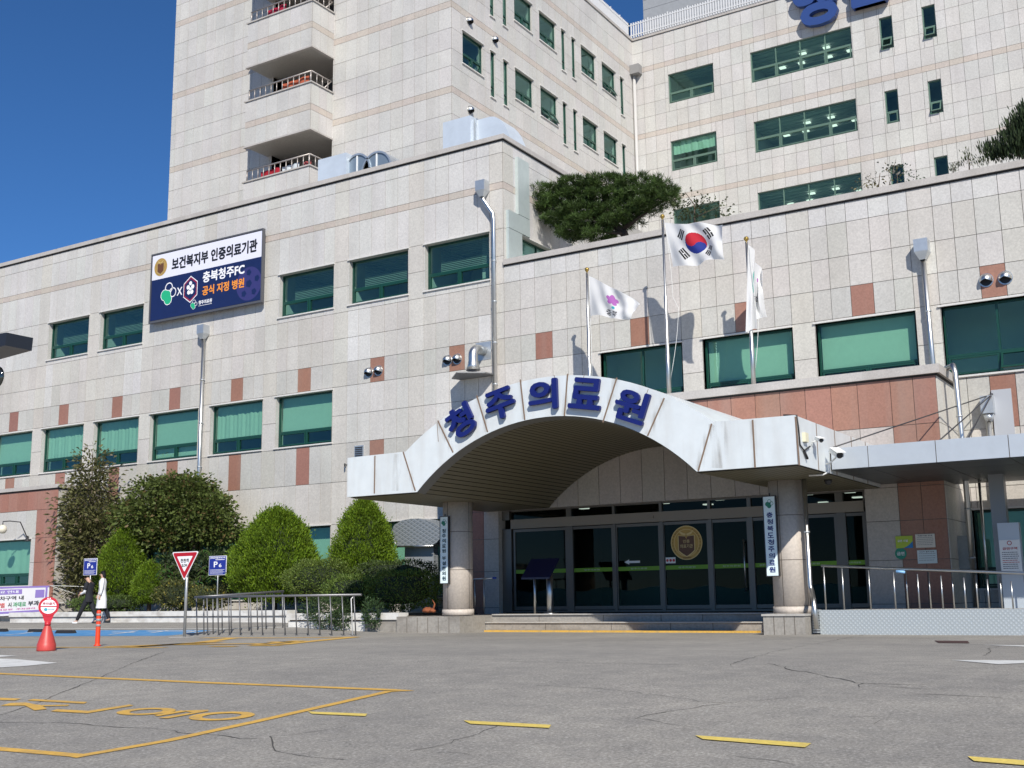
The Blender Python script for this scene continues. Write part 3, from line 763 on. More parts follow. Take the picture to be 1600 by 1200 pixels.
    for f in (-1, 0, 1):
        z0, z1 = 22.4+3.7*f, 24.02+3.7*f
        window(B, TF, -22.93,-20.42,z0,z1,.36,2,1, GREENL, set_=.05, trim=False, depth=1.6, blind=(False,.35) if f == 0 else None, blindcol='curtain')
        window(B, TF, -18.43,-13.36,z0,z1,.45,4,4, GREENL, set_=.05, trim=False, depth=3.4, ce=.1,
               lamps=[(-17.6,2.2),(-16.6,2.2),(-15.2,2.3),(-14.1,2.2),(-16.2,1.2),(-15.0,1.2)])
        for q, a in enumerate(((-12.02,-11.42),(-10.06,-9.47))):
            window(B, TF, a[0], a[1], z0, z1, .36, 1, 1, GREENL, set_=.05, trim=False, depth=1.4, open_=(0,) if (f, q) in ((1,0),(1,1),(0,1)) else (), slats=False)
    # balcony railings
    for f in (-1, 0, 1, 2):
        r = MB(); z0 = 22.36+3.7*f; zt = z0+.50; y = by+.06
        if f == 2: z0 = 26.06+3.7; zt = z0+.5
        r.tube([(bx0+.1,y,zt),(bx1-.05,y,zt)], .035); r.tube([(bx1-.05,y,zt),(bx1-.05,TY-.05,zt)], .035)
        for i in range(12):
            x = bx0+.12+(bx1-bx0-.2)*i/11; r.tube([(x,y,z0),(x,y,zt)], .022 if i % 11 else .035, 6)
        for i in range(1, 4): r.tube([(bx1-.05,y+(TY-by)*i/4,z0),(bx1-.05,y+(TY-by)*i/4,zt)], .022, 6)
        r.tube([(bx1-.05,TY-.08,zt),(bx1-.05,TY-.55,z0)], .03, 6)
        r.build('balcony_railing', mat('weathered_rail', (.42,.38,.35), .45, .6), B)
        dw = MB(); dw.box(-32.9,-31.6,TY+1.36,TY+1.39,z0-.4,z0+1.4); dw.build('balcony_door', DARKM, B)
    # white roof railing
    rr = MB()
    z0, z1 = 30.28, 31.15
    for (p, q, n) in (((TX-.1,40,0),(TX-.1,T2Y-.1,0),96),((TX-.1,T2Y-.1,0),(2,T2Y-.1,0),190)):
        p, q = Vector(p), Vector(q)
        for i in range(n+1):
            c = p.lerp(q, i/n); rr.box(c.x-.035,c.x+.035,c.y-.02,c.y+.02,z0,z1+(.06 if i % 8 == 0 else 0))
        d = (q-p).normalized(); e = Vector((-d.y,d.x,0))*.03
        for zz in (z0+.12, z1-.15):
            mn = [min(p[k]-abs(e[k]), q[k]-abs(e[k])) for k in (0,1)]; mx = [max(p[k]+abs(e[k]), q[k]+abs(e[k])) for k in (0,1)]
            rr.box(mn[0]-.001,mx[0]+.001,mn[1]-.001,mx[1]+.001,zz,zz+.05)
    rr.build('roof_railing', mat('rail_white', (.62,.62,.62), .5), B)
    ph = MB(); a = W(1005, 15, 58); ph.box(a.x, a.x+12, 58, 66, 30, a.z+4); 
    for k in range(12): ph.box(a.x-.005, a.x+12, 57.985, 58, 30.5+k*.6, 30.52+k*.6)
    ph.build('lift_penthouse', mat('grey_cladding', (.30,.31,.32), .6, noise=.08, scale=5), B)
    # big blue letters
    TL = frameT((0, T2Y-.02, 0))
    for ch, px_, bot, h_, w_ in (('행', -14.95, 28.02, 3.0, 2.3), ('한', -12.35, 28.33, 2.6, 2.3), ('병', -9.95, 28.75, 2.6, 2.2)):
        l = MB(TL); put_text(l, ch, px_, bot+h_/2, h_, w_, .12, .035, .3); o = l.build('letter', mat('weathered_blue_letter', (.025,.06,.21), .45), B)
        o['label'] = 'blue raised letter at the top of the tower wall'
tower()
# =================================================================== ENTRANCE CANOPY
YF, ZS = 22.9, 3.44
CXm = -13.3
def canopy():
    B = thing('entrance_canopy', 'white arched entrance canopy with blue letters on two round granite columns', 'canopy', (CXm, 24, 0))
    def arc(x0, x1, zb, zt, n):
        """circle through (x0,zb),(mid,zt),(x1,zb)"""
        hs = (x1-x0)/2; rise = zt-zb; R_ = (hs*hs+rise*rise)/(2*rise); c = zt-R_; a = math.asin(hs/R_)
        return [((x0+x1)/2+R_*math.sin(t), c+R_*math.cos(t)) for t in np.linspace(-a, a, n)]
    inn = arc(-16.95, -9.63, ZS, 4.95, 33)
    # the outer edge, faceted as in the photo
    outk = [(-17.3,4.45),(-16.2,5.20),(-14.85,5.66),(-13.4,5.87),(-12.3,5.86),(-10.95,5.46),(-9.2,4.47)]
    out = arc(-17.3, -9.2, 4.46, 5.88, 33)
    XL, XR = -19.15, -7.45; ZT = 4.44
    ob = MB()
    front = [(XL,ZS),(XL,ZT)]; n = 33
    # front face as strip quads between inner and outer arcs plus flats
    for y in (YF, 29.27):
        for i in range(n-1): ob.add([(inn[i][0],y,inn[i][1]),(inn[i+1][0],y,inn[i+1][1]),(out[i+1][0],y,out[i+1][1]),(out[i][0],y,out[i][1])], [(0,1,2,3)])
        ob.add([(XL,y,ZS),(inn[0][0],y,ZS),(out[0][0],y,ZT+.02),(XL,y,ZT)], [(0,1,2,3)])
        ob.add([(inn[-1][0],y,ZS),(XR,y,ZS),(XR,y,ZT),(out[-1][0],y,ZT+.02)], [(0,1,2,3)])
    Y2 = 29.27
    for i in range(n-1):
        for L_ in (out, inn):
            ob.add([(L_[i][0],YF,L_[i][1]),(L_[i+1][0],YF,L_[i+1][1]),(L_[i+1][0],Y2,L_[i+1][1]),(L_[i][0],Y2,L_[i][1])], [(0,1,2,3)], True)
    for (a, b_) in (((XL,ZT),(out[0][0],ZT+.02)),((out[-1][0],ZT+.02),(XR,ZT)),((XL,ZS),(XL,ZT)),((XR,ZS),(XR,ZT)),((XL,ZS),(inn[0][0],ZS)),((inn[-1][0],ZS),(XR,ZS))):
        ob.add([(a[0],YF,a[1]),(b_[0],YF,b_[1]),(b_[0],Y2,b_[1]),(a[0],Y2,a[1])], [(0,1,2,3)])
    ob.build('fascia', WHITE, B, recalc=False)
    # seams between the panels
    def seam(p, q, w_=.03):
        p, q = Vector((p[0],0,p[1])), Vector((q[0],0,q[1])); d = (q-p).normalized(); e = Vector((-d.z,0,d.x))*w_/2
        sm = MB(); vs = [p+e,p-e,q-e,q+e]; sm.add([(v.x,YF-.006,v.z) for v in vs]+[(v.x,YF+.002,v.z) for v in vs], [(0,1,2,3),(0,4,5,1),(1,5,6,2),(2,6,7,3),(3,7,4,0)]); sm.build('panel_seam', SEAM, B)
    def q(x, y): a = W(x, y, YF); return (a.x, a.z)
    for a, b_ in (((630,706),(649,767)),((684,657),(708,707)),((745,618),(762,675)),((813,593),(820,656)),((887,584),(882,650)),((964,590),(942,660)),((1038,622),(1012,681)),((1112,662),(1091,736)),
                  ((1176,656),(1180,731)),((1243,651),(1249,727)),((586,712),(585,771))): seam(q(*a), q(*b_), .035)
    gm = bpy.data.materials.new('seam_grime'); gm.use_nodes = True; N = gm.node_tree.nodes; L = gm.node_tree.links
    pb = N['Principled BSDF']; pb.inputs['Base Color'].default_value = (.24,.19,.14,1); pb.inputs['Roughness'].default_value = .7
    tc = N.new('ShaderNodeTexCoord'); mp = N.new('ShaderNodeMapping'); mp.inputs['Scale'].default_value = (9,9,1.3); L.new(tc.outputs['Object'], mp.inputs[0])
    nz = N.new('ShaderNodeTexNoise'); nz.inputs['Scale'].default_value = 1; nz.inputs['Detail'].default_value = 5; L.new(mp.outputs[0], nz.inputs['Vector'])
    mr = N.new('ShaderNodeMapRange'); mr.inputs['From Min'].default_value = .42; mr.inputs['From Max'].default_value = .72; mr.inputs['To Max'].default_value = .42; L.new(nz.outputs['Fac'], mr.inputs['Value'])
    at = N.new('ShaderNodeVertexColor'); at.layer_name = 'Col'; mu = N.new('ShaderNodeMath'); mu.operation = 'MULTIPLY'; L.new(mr.outputs[0], mu.inputs[0]); L.new(at.outputs['Color'], mu.inputs[1])
    L.new(mu.outputs[0], pb.inputs['Alpha'])
    gr = MB(); cols = []
    for a, b_, wd in (((684,657),(708,707),.22),((745,618),(762,675),.22),((813,593),(820,656),.2),((887,584),(882,650),.2),((964,590),(942,660),.24),((1038,622),(1012,681),.24),((1112,662),(1091,736),.26),
                  ((1176,656),(1180,731),.16),((1128,657),(1124,733),.42),((586,712),(585,771),.16),((622,708),(618,768),.30),((630,706),(649,767),.2)):
        p0 = Vector((q(*a)[0], 0, q(*a)[1])); p1 = Vector((q(*b_)[0], 0, q(*b_)[1])); d = (p1-p0).normalized(); e = Vector((-d.z, 0, d.x))*wd*.5
        p0 += d*.02; p1 -= d*.02
        for s0, s1, c0, c1 in ((-1,0,0,1),(0,1,1,0)):
            vs = [p0+e*s0, p0+e*s1, p1+e*s1, p1+e*s0]; gr.add([(v.x, YF-.0035, v.z) for v in vs], [(0,1,2,3)]); cols.append((c0,c1,c1,c0))
    go = gr.build('grime_streaks', gm, B, recalc=False); ca = go.data.color_attributes.new('Col', 'FLOAT_COLOR', 'CORNER')
    ca.data.foreach_set('color', np.array([[c,c,c,1.] for cc in cols for c in cc]).ravel()); go['kind'] = 'stuff'
    for a, b_ in (((723,628),(733,668)),((792,603),(797,625)),((866,586),(868,600)),((913,585),(910,600)),((1013,608),(1008,622)),((683,660),(685,690))): seam(q(*a), q(*b_), .012)
    for yy in (24.3, 25.6, 26.9, 28.1):
        sm = MB(); sm.box(XR-.002, XR+.006, yy-.018, yy+.018, ZS, ZT); sm.build('panel_seam', SEAM, B)
    # soffit boards running from front to back
    PL = mat('soffit_board', (.165,.150,.100), .5, noise=.06, scale=5); PD = mat('soffit_gap', (.012,.011,.01), .9)
    sf = MB(); y0, y1 = YF+.34, 29.26
    hs = 3.66; rise = 4.95-ZS; R_ = (hs*hs+rise*rise)/(2*rise); c = 4.95-R_; am = math.asin(hs/R_); nb = 58
    xm = (inn[0][0]+inn[-1][0])/2
    for i in range(nb):
        t0 = -am+2*am*i/nb; t1 = -am+2*am*(i+1)/nb; g = (t1-t0)*.08
        def pt(t, rr): return (xm+rr*math.sin(t), c+rr*math.cos(t))
        sf.mi = 1; a, b_ = pt(t0, R_-.012), pt(t1, R_-.012); sf.quad((a[0],y0,a[1]),(b_[0],y0,b_[1]),(b_[0],y1,b_[1]),(a[0],y1,a[1]))
        sf.mi = 0; a, b_ = pt(t0+g, R_-.03), pt(t1-g, R_-.03); sf.quad((a[0],y0,a[1]),(b_[0],y0,b_[1]),(b_[0],y1,b_[1]),(a[0],y1,a[1]))
    for (xa, xb) in ((XL+.02, inn[0][0]), (inn[-1][0], XR-.02)):
        k = int((xb-xa)/.14)
        sf.mi = 1; sf.quad((xa,YF+.1,ZS-.008),(xb,YF+.1,ZS-.008),(xb,y1,ZS-.008),(xa,y1,ZS-.008))
        sf.mi = 0
        for i in range(k):
            a = xa+(xb-xa)*i/k+.006; b_ = xa+(xb-xa)*(i+1)/k-.006; sf.quad((a,YF+.1,ZS-.022),(b_,YF+.1,ZS-.022),(b_,y1,ZS-.022),(a,y1,ZS-.022))
    sf.build('soffit', [PL, PD], B, recalc=False)
    lip = MB()
    for i in range(n-1):
        r0 = inn[i]; r1 = inn[i+1]
        lip.quad((r0[0],YF+.002,r0[1]-.012),(r1[0],YF+.002,r1[1]-.012),(r1[0],y0,r1[1]-.04),(r0[0],y0,r0[1]-.04))
    lip.build('arch_lip', mat('shaded_arch_lip', (.16,.16,.15), .5), B, recalc=False)  # return of the white fascia; its shade is painted in as dark grey
    # columns
    CS = mat('column_granite', (.56,.50,.44), .6, noise=.13, scale=18, stain=((.28,.24,.19), .3, (1.3,1.3,.15)))
    for X in (-17.92, -8.78):
        c_ = MB(); c_.lathe([(.40,.44),(.40,3.43)], (X,26.05,0), 40)
        j = .4035
        c_.mi = 1
        for z in (1.62,2.62): c_.lathe([(j,z),(j,z+.014)], (X,26.05,0), 40)
        for k in range(4):
            a = rad(-98+90*k); c_.tube([(X+.399*math.cos(a),26.05+.399*math.sin(a),.58),(X+.399*math.cos(a),26.05+.399*math.sin(a),3.42)], .008, 5)
        c_.mi = 0; c_.lathe([(.425,.44),(.425,.60)], (X,26.05,0), 40); c_.mi = 1; c_.lathe([(.428,.595),(.40,.61)], (X,26.05,0), 40)
        c_.build('column', [CS, mat('stone_joint', (.13,.11,.09), .9)], B)
    # letters
    TL = frameT((0, YF, 0))
    for ch, px_, py_, h_, w_, ro in (('청',719,659,.80,.78,27),('주',781,631,.74,.84,13),('의',848,617,.74,.80,1),('료',915,615,.74,.86,-10),('원',986,634,.74,.84,-21)):
        p = W(px_, py_, YF-.1); l = MB(TL); put_text(l, ch, p.x, p.z, h_*.97, w_*.96, .035, .034, .09, rad(ro))
        o = l.build('letter', BLUEL, B)
    # little dome camera on the soffit
    d = MB(); p = WZ(1294, 752, ZS-.06); d.lathe([(.09,.03),(.09,0),(.07,-.05),(.03,-.08)], (p.x,p.y,ZS-.06), 14)
    tag(d.build('dome_camera', DARKM), 'small dark dome camera under the canopy soffit right of the column', 'camera')
    return B
canopy()
def side_canopy():
    B = thing('walkway_canopy', 'flat grey metal canopy over the ramp hung on wall cables', 'canopy', (-3, 25.2, 0))
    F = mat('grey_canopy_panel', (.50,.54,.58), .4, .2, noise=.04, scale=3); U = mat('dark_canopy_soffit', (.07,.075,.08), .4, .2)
    ZB, ZT2, y0, y1, x0, x1 = 3.52, 3.98, 25.15, 30.55, -7.42, 16.0
    m = MB(); m.box(x0,x1,y0+.004,y1,ZB+.004,ZT2-.004)
    f = MB(); xx = [x0,-6.62,-5.22,-3.8,-2.4,-1,.4,1.8,3.2,4.6,6.0,8,10,12,14,16.0]
    for a, b_ in zip(xx[:-1], xx[1:]): f.box(a+.008,b_-.008,y0-.02,y0,ZB,ZT2)
    m.build('canopy_deck', SEAM, B)
    f.build('fascia', F, B)
    s = MB(); yy = [y0,26.5,27.85,29.2,y1]
    for a, b_ in zip(xx[:-1], xx[1:]):
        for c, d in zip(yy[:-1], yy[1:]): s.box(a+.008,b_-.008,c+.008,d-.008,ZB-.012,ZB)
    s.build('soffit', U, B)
    # steel posts at the back
    for x in (-4.35,): 
        p = W(1562, 800, 28.6); c = MB(); c.box(p.x-.16,p.x+.16,28.45,28.75,.3,ZB-.012); c.build('post', mat('post_grey', (.22,.23,.24), .4, .3), B)
    # cables to the wall anchor
    anc = W(1550, 616, 31.3)
    ck = MB(); ck.tube([anc, WZ(1302, 699, 4.0)], .016, 5); ck.tube([anc, WZ(1468, 688, 4.0)], .016, 5); ck.tube([anc, WZ(1512, 685, 4.0)], .016, 5)
    ck.tube([anc, anc+(WZ(1514,651,7)-anc).normalized()*.9], .03, 6)
    ck.build('cable', DARKM, B)
    pl = MB(); p = W(1562, 610, 31.37); pl.box(p.x-.2,p.x+.27,31.33,31.378,3.98,p.z+.02); pl.build('anchor_plate', mat('anchor_grey', (.42,.44,.47), .5), B)
side_canopy()

# =================================================================== PLATFORM, STEPS, RAMP
GR = mat('step_granite', (.30,.28,.25), .7, noise=.18, scale=14, stain=((.12,.10,.08), .5, (1.2,1.2,3)))
GR2 = mat('step_top_granite', (.42,.40,.37), .65, noise=.12, scale=14)
def steps():
    B = thing('entrance_steps', 'grey granite steps and landing in front of the glass doors', 'steps', (-13, 25.2, 0))
    m = MB(); m.prism([(-20.6,25.45),(-17.35,25.45),(-17.35,26.85),(-9.10,26.85),(-9.10,25.45),(-7.7,25.45),(-7.7,29.6),(-20.6,29.6)], -.1, .42, 'z'); m.build('landing', GR, B)
    t = MB(); t.box(-17.34,-9.11,26.80,27.2,.422,.45); t.build('nosing', GR2, B)
    s = MB(); s.box(-17.34,-9.11,26.5,26.849,-.1,.22); s.mi = 1; s.box(-17.34,-9.11,26.46,26.845,.222,.25)
    s.mi = 2
    for x in (-15.5,-13.6,-12.0,-10.9): s.box(x,x+.012,26.494,26.5,0,.22); s.box(x-.4,x-.388,26.844,26.85,.25,.42)
    s.build('step', [GR, GR2, mat('stone_joint', (.13,.11,.09), .9)], B)
    ye = MB(); ye.box(-17.2,-9.7,26.20,26.455,-.05,.045); ye.build('painted_edge', YEL, B)
    for (a, b_) in ((-19.4,-17.36),(-9.09,-8.16)):
        p = MB(); p.box(a,b_,24.98 if a > -12 else 25.3,25.449,-.1,.40 if a > -12 else .42); p.mi = 1
        if a > -12: p.box(a-.03,b_+.02,24.95,25.7,.402,.445)
        p.mi = 2
        y_ = 24.974 if a > -12 else 25.294
        for k in range(1, 6):
            x = a+(b_-a)*k/(4 if a > -12 else 6)
            if x < b_-.1: p.box(x,x+.012,y_,y_+.006,0,.40)
        p.build('plinth', [GR, GR2, mat('stone_joint', (.13,.11,.09), .9)], B)
steps()
def ramp():
    B = thing('wheelchair_ramp', 'raised ramp faced with pale grey chequer plate right of the entrance', 'ramp', (-5, 25.5, 0))
    CP = bpy.data.materials.new('chequer_plate'); CP.use_nodes = True; N = CP.node_tree.nodes; L = CP.node_tree.links
    b = N['Principled BSDF']; b.inputs['Roughness'].default_value = .45; b.inputs['Metallic'].default_value = .1
    tc = N.new('ShaderNodeTexCoord'); mp = N.new('ShaderNodeMapping'); mp.inputs['Scale'].default_value = (15,15,15); mp.inputs['Rotation'].default_value = (0,rad(45),0)
    L.new(tc.outputs['Object'], mp.inputs['Vector']); ck = N.new('ShaderNodeTexVoronoi'); ck.inputs['Randomness'].default_value = 0; ck.inputs['Scale'].default_value = 1; L.new(mp.outputs[0], ck.inputs['Vector'])
    r = N.new('ShaderNodeValToRGB'); r.color_ramp.elements[0].position = .10; r.color_ramp.elements[0].color = (.54,.58,.60,1); r.color_ramp.elements[1].position = .32; r.color_ramp.elements[1].color = (.37,.405,.42,1)
    L.new(ck.outputs['Distance'], r.inputs[0]); L.new(r.outputs[0], b.inputs['Base Color'])
    bp = N.new('ShaderNodeBump'); bp.invert = True; bp.inputs['Strength'].default_value = .6; bp.inputs['Distance'].default_value = .01; L.new(ck.outputs['Distance'], bp.inputs['Height']); L.new(bp.outputs[0], b.inputs['Normal'])
    m = MB(); m.box(-7.98,16,25.44,25.46,-.1,.52); m.build('front_plate', CP, B)
    m = MB(); m.box(-7.95,16,25.461,28.3,-.1,.50); m.build('ramp_deck', CONC, B)
    m = MB()
    for k in range(9): m.box(-8.14,-7.985,25.42,25.45,.03+.055*k,.065+.055*k)
    m.box(-8.15,-7.98,25.45,25.6,-.1,.53); m.build('drain_grille', GALV, B)
    for nm, yr, a, zl, zr, n, sh in (('handrail', 25.52, -7.9, 1.47, 1.06, 14, 0), ('handrail', 27.6, -7.0, 1.50, 1.12, 13, .3)):
        h = MB(); x1 = 3.0
        zf = lambda x: zl+(zr-zl)*(x+7.9)/4.1
        h.tube([(a,yr,zf(a)),(x1,yr,max(.8,zf(x1)))], .027, 10); h.build('handrail', STEEL, B)
        xs = [-7.85,-7.45,-6.88,-6.36,-5.87,-5.40,-4.95,-4.5,-4.05,-3.65,-3.2,-2.6,-2.0] if not sh else [-6.6,-6.1,-5.6,-5.1,-4.6,-4.1,-3.6,-3.0]
        for x in xs:
            p = MB(); p.tube([(x,yr,.5),(x,yr,zf(x)-.02)], .016, 8)
            p.build('baluster', STEEL, B)
    # blue tape wound on the rail
    t = MB(); zf = lambda x: 1.47+(1.06-1.47)*(x+7.9)/4.1
    t.tube([(-6.3,25.52,zf(-6.3)),(-6.12,25.52,zf(-6.12))], .030, 10); t.build('blue_tape', mat('blue_tape', (.25,.5,.8), .5), B)
ramp()
m = MB(); 
drape(m, [gp((1460,1001.5),(1467,1005),(1515,1005.5),(1512,1002))], .008)
tag(m.build('drain_cover', mat('rust_iron', (.07,.035,.03), .8, noise=.2, scale=30)), 'rusty rectangular drain cover set in the asphalt before the ramp', 'drain cover')

# =================================================================== DRAINPIPES, VENTS, FACADE FITTINGS
def pipe(name, label, cat, boxc, pts, r=.07, bw=.36, bh=.34, group='rainwater pipes on the facade', brackets=True, hopper=True):
    pts = [Vector(p) for p in pts]
    B = thing(name, label, cat, tuple(pts[-1]), group)
    m = MB(); m.tube(pts, r, 12); m.build('pipe', STEEL, B)
    if hopper:
        x, y, z = boxc; b = MB(); b.box(x-bw/2,x+bw/2,y,YL-.001,z-bh,z); b.mi = 0
        b.build('hopper', GALV, B)
        n_ = MB(); n_.add([(x-bw/2,y,z-bh),(x+bw/2,y,z-bh),(x+bw/2,YL-.02,z-bh),(x-bw/2,YL-.02,z-bh),(x-r,y+.08,z-bh-.22),(x+r,y+.08,z-bh-.22),(x+r,y+.08+2*r,z-bh-.22),(x-r,y+.08+2*r,z-bh-.22)],
              [(0,1,5,4),(1,2,6,5),(2,3,7,6),(3,0,4,7)]); n_.build('hopper_funnel', GALV, B)
    if brackets:
        for a, b_ in zip(pts[:-1], pts[1:]):
            L_ = (b_-a).length
            if L_ > 1.5:
                for k in range(1, int(L_/1.7)+1):
                    c = a.lerp(b_, k/(int(L_/1.7)+1)); q = MB(); q.lathe([(r+.014,-.02),(r+.014,.02)], tuple(c), 12); q.box(c.x-.015,c.x+.015,c.y,min(YL,c.y+.16),c.z-.012,c.z+.012); q.build('bracket', GALV, B)
    return B
yp = YL-.17
pipe('downspout', 'thin steel downspout with a square hopper below the dark blue banner', 'drainpipe', (-33.42,YL-.36,11.47), [(-33.40,yp,11.0),(-33.40,yp,.9)])
pipe('downspout', 'steel downspout with a kink under its hopper left of the louvre panels', 'drainpipe', (-20.40,YL-.36,14.66), [(-20.40,yp,14.2),(-20.38,yp,14.0),(-20.0,yp,13.45),(-19.98,yp,13.2),(-19.98,yp,6.3)])
pipe('downspout', 'steel downspout with grey hopper bending round the pink stone block', 'drainpipe', (-6.42,YL-.36,10.12), [(-6.42,yp,9.7),(-6.38,yp,6.62),(-6.3,yp,6.5),(-5.62,YL-1.6,6.38),(-5.58,YL-1.6,6.2),(-5.55,YL-1.6,4.0),(-5.55,YL-1.6,.5)])
pipe('downspout', 'short steel downspout with a grey collector beside the cable anchor', 'drainpipe', (0,0,0), [(-5.15,yp,5.3),(-5.15,yp,.5)], hopper=False, brackets=False)
m = MB(); m.box(-5.28,-4.98,YL-.35,YL-.02,5.3,5.75); m.lathe([(.08,-.2),(.15,0)], (-5.13,YL-.18,5.3), 10)
tag(m.build('rain_collector', GALV), 'grey rain collector box on the wall above the walkway canopy', 'collector')
x_ = -8.25
pipe('downspout', 'steel downspout running down beside the right granite column and kicking out over the ramp', 'drainpipe', (0,0,0),
     [(x_,25.75,3.41),(x_,25.75,1.05),(x_+.04,25.72,.93),(x_+.16,25.42,.78),(x_+.2,25.32,.66),(x_+.25,25.28,.12)], r=.055, hopper=False)
pipe('downspout', 'steel downspout half hidden behind the left granite column', 'drainpipe', (0,0,0), [(-18.38,26.25,3.41),(-18.38,26.25,.7)], r=.05, hopper=False)
# tower corner pipe
B = thing('downspout', 'long pipe with grey hopper in the inner corner of the ward tower', 'drainpipe', (TX+.14, T2Y-.16, 12), 'rainwater pipes on the facade')
m = MB(); m.tube([(TX+.14,T2Y-.16,12),(TX+.14,T2Y-.16,28.2)], .085, 10); m.build('pipe', mat('grey_white_pipe', (.50,.49,.47), .45), B)
m = MB(); m.box(TX+.03,TX+.55,T2Y-.45,T2Y-.03,28.1,28.6); m.build('hopper', mat('weathered_hopper', (.25,.245,.24), .6), B)
# wall vent caps
def vent(p, n, label, r=.17, group='steel vent caps on the walls'):
    B = thing('vent_cap', label, 'vent cap', p, group)
    n = Vector(n); u = Vector((-n.y, n.x, 0)); T = lambda a, b, c: Vector(p)+u*a+n*b+Vector((0,0,c))
    m = MB(T); vs = []; nn, mm = 14, 8       # a hood: half-dome open below
    for j in range(mm+1):
        th = math.pi/2*j/mm
        for k in range(nn+1):
            a = math.pi*(-.12+1.24*k/nn); rr = r*math.cos(th)
            vs.append((rr*math.cos(a), .02+r*1.15*math.sin(th), rr*math.sin(a)+0))
    m.add(vs, [(j*(nn+1)+k, j*(nn+1)+k+1, (j+1)*(nn+1)+k+1, (j+1)*(nn+1)+k) for j in range(mm) for k in range(nn)], True)
    m.build('hood', STEEL, B, recalc=False)
    m = MB(T); m.T = None; q = MB(T); pts = [(r*1.08*math.cos(2*math.pi*k/20), .024, r*1.08*math.sin(2*math.pi*k/20)) for k in range(20)]
    q.add(pts+[(x, 0, z) for x, _, z in pts], [tuple(range(20))]+[(k,(k+1)%20,20+(k+1)%20,20+k) for k in range(20)]); q.build('flange', STEEL, B)
    q = MB(T); disc(q, 0, -.01, r*.86, .035, 18); q.build('duct_opening', BLACK, B, recalc=False)
for (x, y, lab) in ((577,582,'left vent cap of the pair on the red square left of the arch'),(592,579,'right vent cap of the pair on the red square left of the arch'),
                    (700,563,'left vent cap of the pair beside the bent exhaust pipe'),(715,561,'right vent cap of the pair beside the bent exhaust pipe'),
                    (1541,438,'left vent cap of the large pair at the right edge'),(1571,434,'right vent cap of the large pair at the right edge')):
    p = W(x, y, YL-.02); vent((p.x, YL-.02, p.z), (0,-1,0), lab)
for (Yv, Zv, lab) in ((37.23,24.42,'upper vent cap on the tower side next to its corner'),(39.16,24.40,'vent cap above the narrow slit window of the tower side'),(37.24,20.5,'lowest vent cap on the tower side above the roof ducts')):
    vent((TX+.02, Yv, Zv), (1,0,0), lab, .17)
def exhaust():
    p = W(748, 552, YL-.3); B = thing('exhaust_pipe', 'steel exhaust elbow coming out of the facade above the canopy', 'exhaust pipe', (p.x, YL, p.z))
    x, z = p.x, p.z+.12
    m = MB(); pts = [(x,YL+.02,z)]+[(x,YL-.35-.28*math.sin(t),z-.28*(1-math.cos(t))) for t in np.linspace(0,math.pi/2,7)]+[(x,YL-.63,z-.42),(x,YL-.63,z-.55),(x,YL-.63,z-.74)]
    m.tube(pts, [.16]*(len(pts)-3)+[.16,.18,.24], 16); m.build('elbow', STEEL, B)
    m = MB(); m.box(x-.3,x+.3,YL-.03,YL-.015+.01,z-.3,z+.3); m.build('wall_plate', GALV, B)
exhaust()
m = MB(); pc = W(738, 588, YL-.4); m.add([(pc.x-.85,YL-.35,8.0),(pc.x-.1,YL-1.15,8.0),(pc.x+.62,YL-.6,8.0),(pc.x+.72,YL-.02,8.0),(pc.x-.7,YL-.02,8.0)]+[(pc.x-.85,YL-.35,8.04),(pc.x-.1,YL-1.15,8.04),(pc.x+.62,YL-.6,8.04),(pc.x+.72,YL-.02,8.04),(pc.x-.7,YL-.02,8.04)],
    [(0,1,2,3,4),(9,8,7,6,5)]+[(k,(k+1)%5,5+(k+1)%5,5+k) for k in range(5)])
tag(m.build('drip_shelf', mat('shelf_grey', (.20,.20,.20), .5, .4)), 'flat grey metal shelf under the steel exhaust elbow', 'shelf')
m = MB(); p = W(561, 705, YL-.04)
m.box(p.x-.2,p.x+.2,YL-.05,YL-.021,p.z-.22,p.z+.2); m.mi = 1
for k in range(5): m.box(p.x-.16,p.x+.16,YL-.07,YL-.051,p.z-.17+.07*k,p.z-.13+.07*k)
tag(m.build('louvre_vent', [GALV, DARKM]), 'small square louvred vent left of the canopy', 'vent')
m = MB(); p = W(540, 727, YL-.1); m.tube([(p.x,YL,p.z+.02),(p.x,YL-.1,p.z+.02)], .015, 6); m.tube([(p.x-.03,YL-.11,p.z+.05),(p.x+.05,YL-.2,p.z-.04)], .028, 8)
tag(m.build('small_camera', BLACK), 'tiny black bracket camera on the wall above the conifers', 'camera')
# galvanised duct panels on the corner
B = thing('duct_cover', 'two pale metal duct covers stepped down the corner of the left wing', 'duct cover', (XC, 32, 12))
T = frameT((XC, YL, 0), (0,1,0), (1,0,0)); GP = mat('green_grey_panel', (.50,.56,.54), .4, .25, noise=.06, scale=3)
m = MB(T); m.box(.75,1.48,.021,.14,13.62,15.66); m.build('cover_panel', GP, B)
m = MB(T); m.box(.12,1.48,.021,.14,12.98,13.60); m.build('cover_panel', GP, B)
m = MB(T); m.box(.12,.98,.021,.13,11.9,12.97); m.build('cover_panel', GP, B)

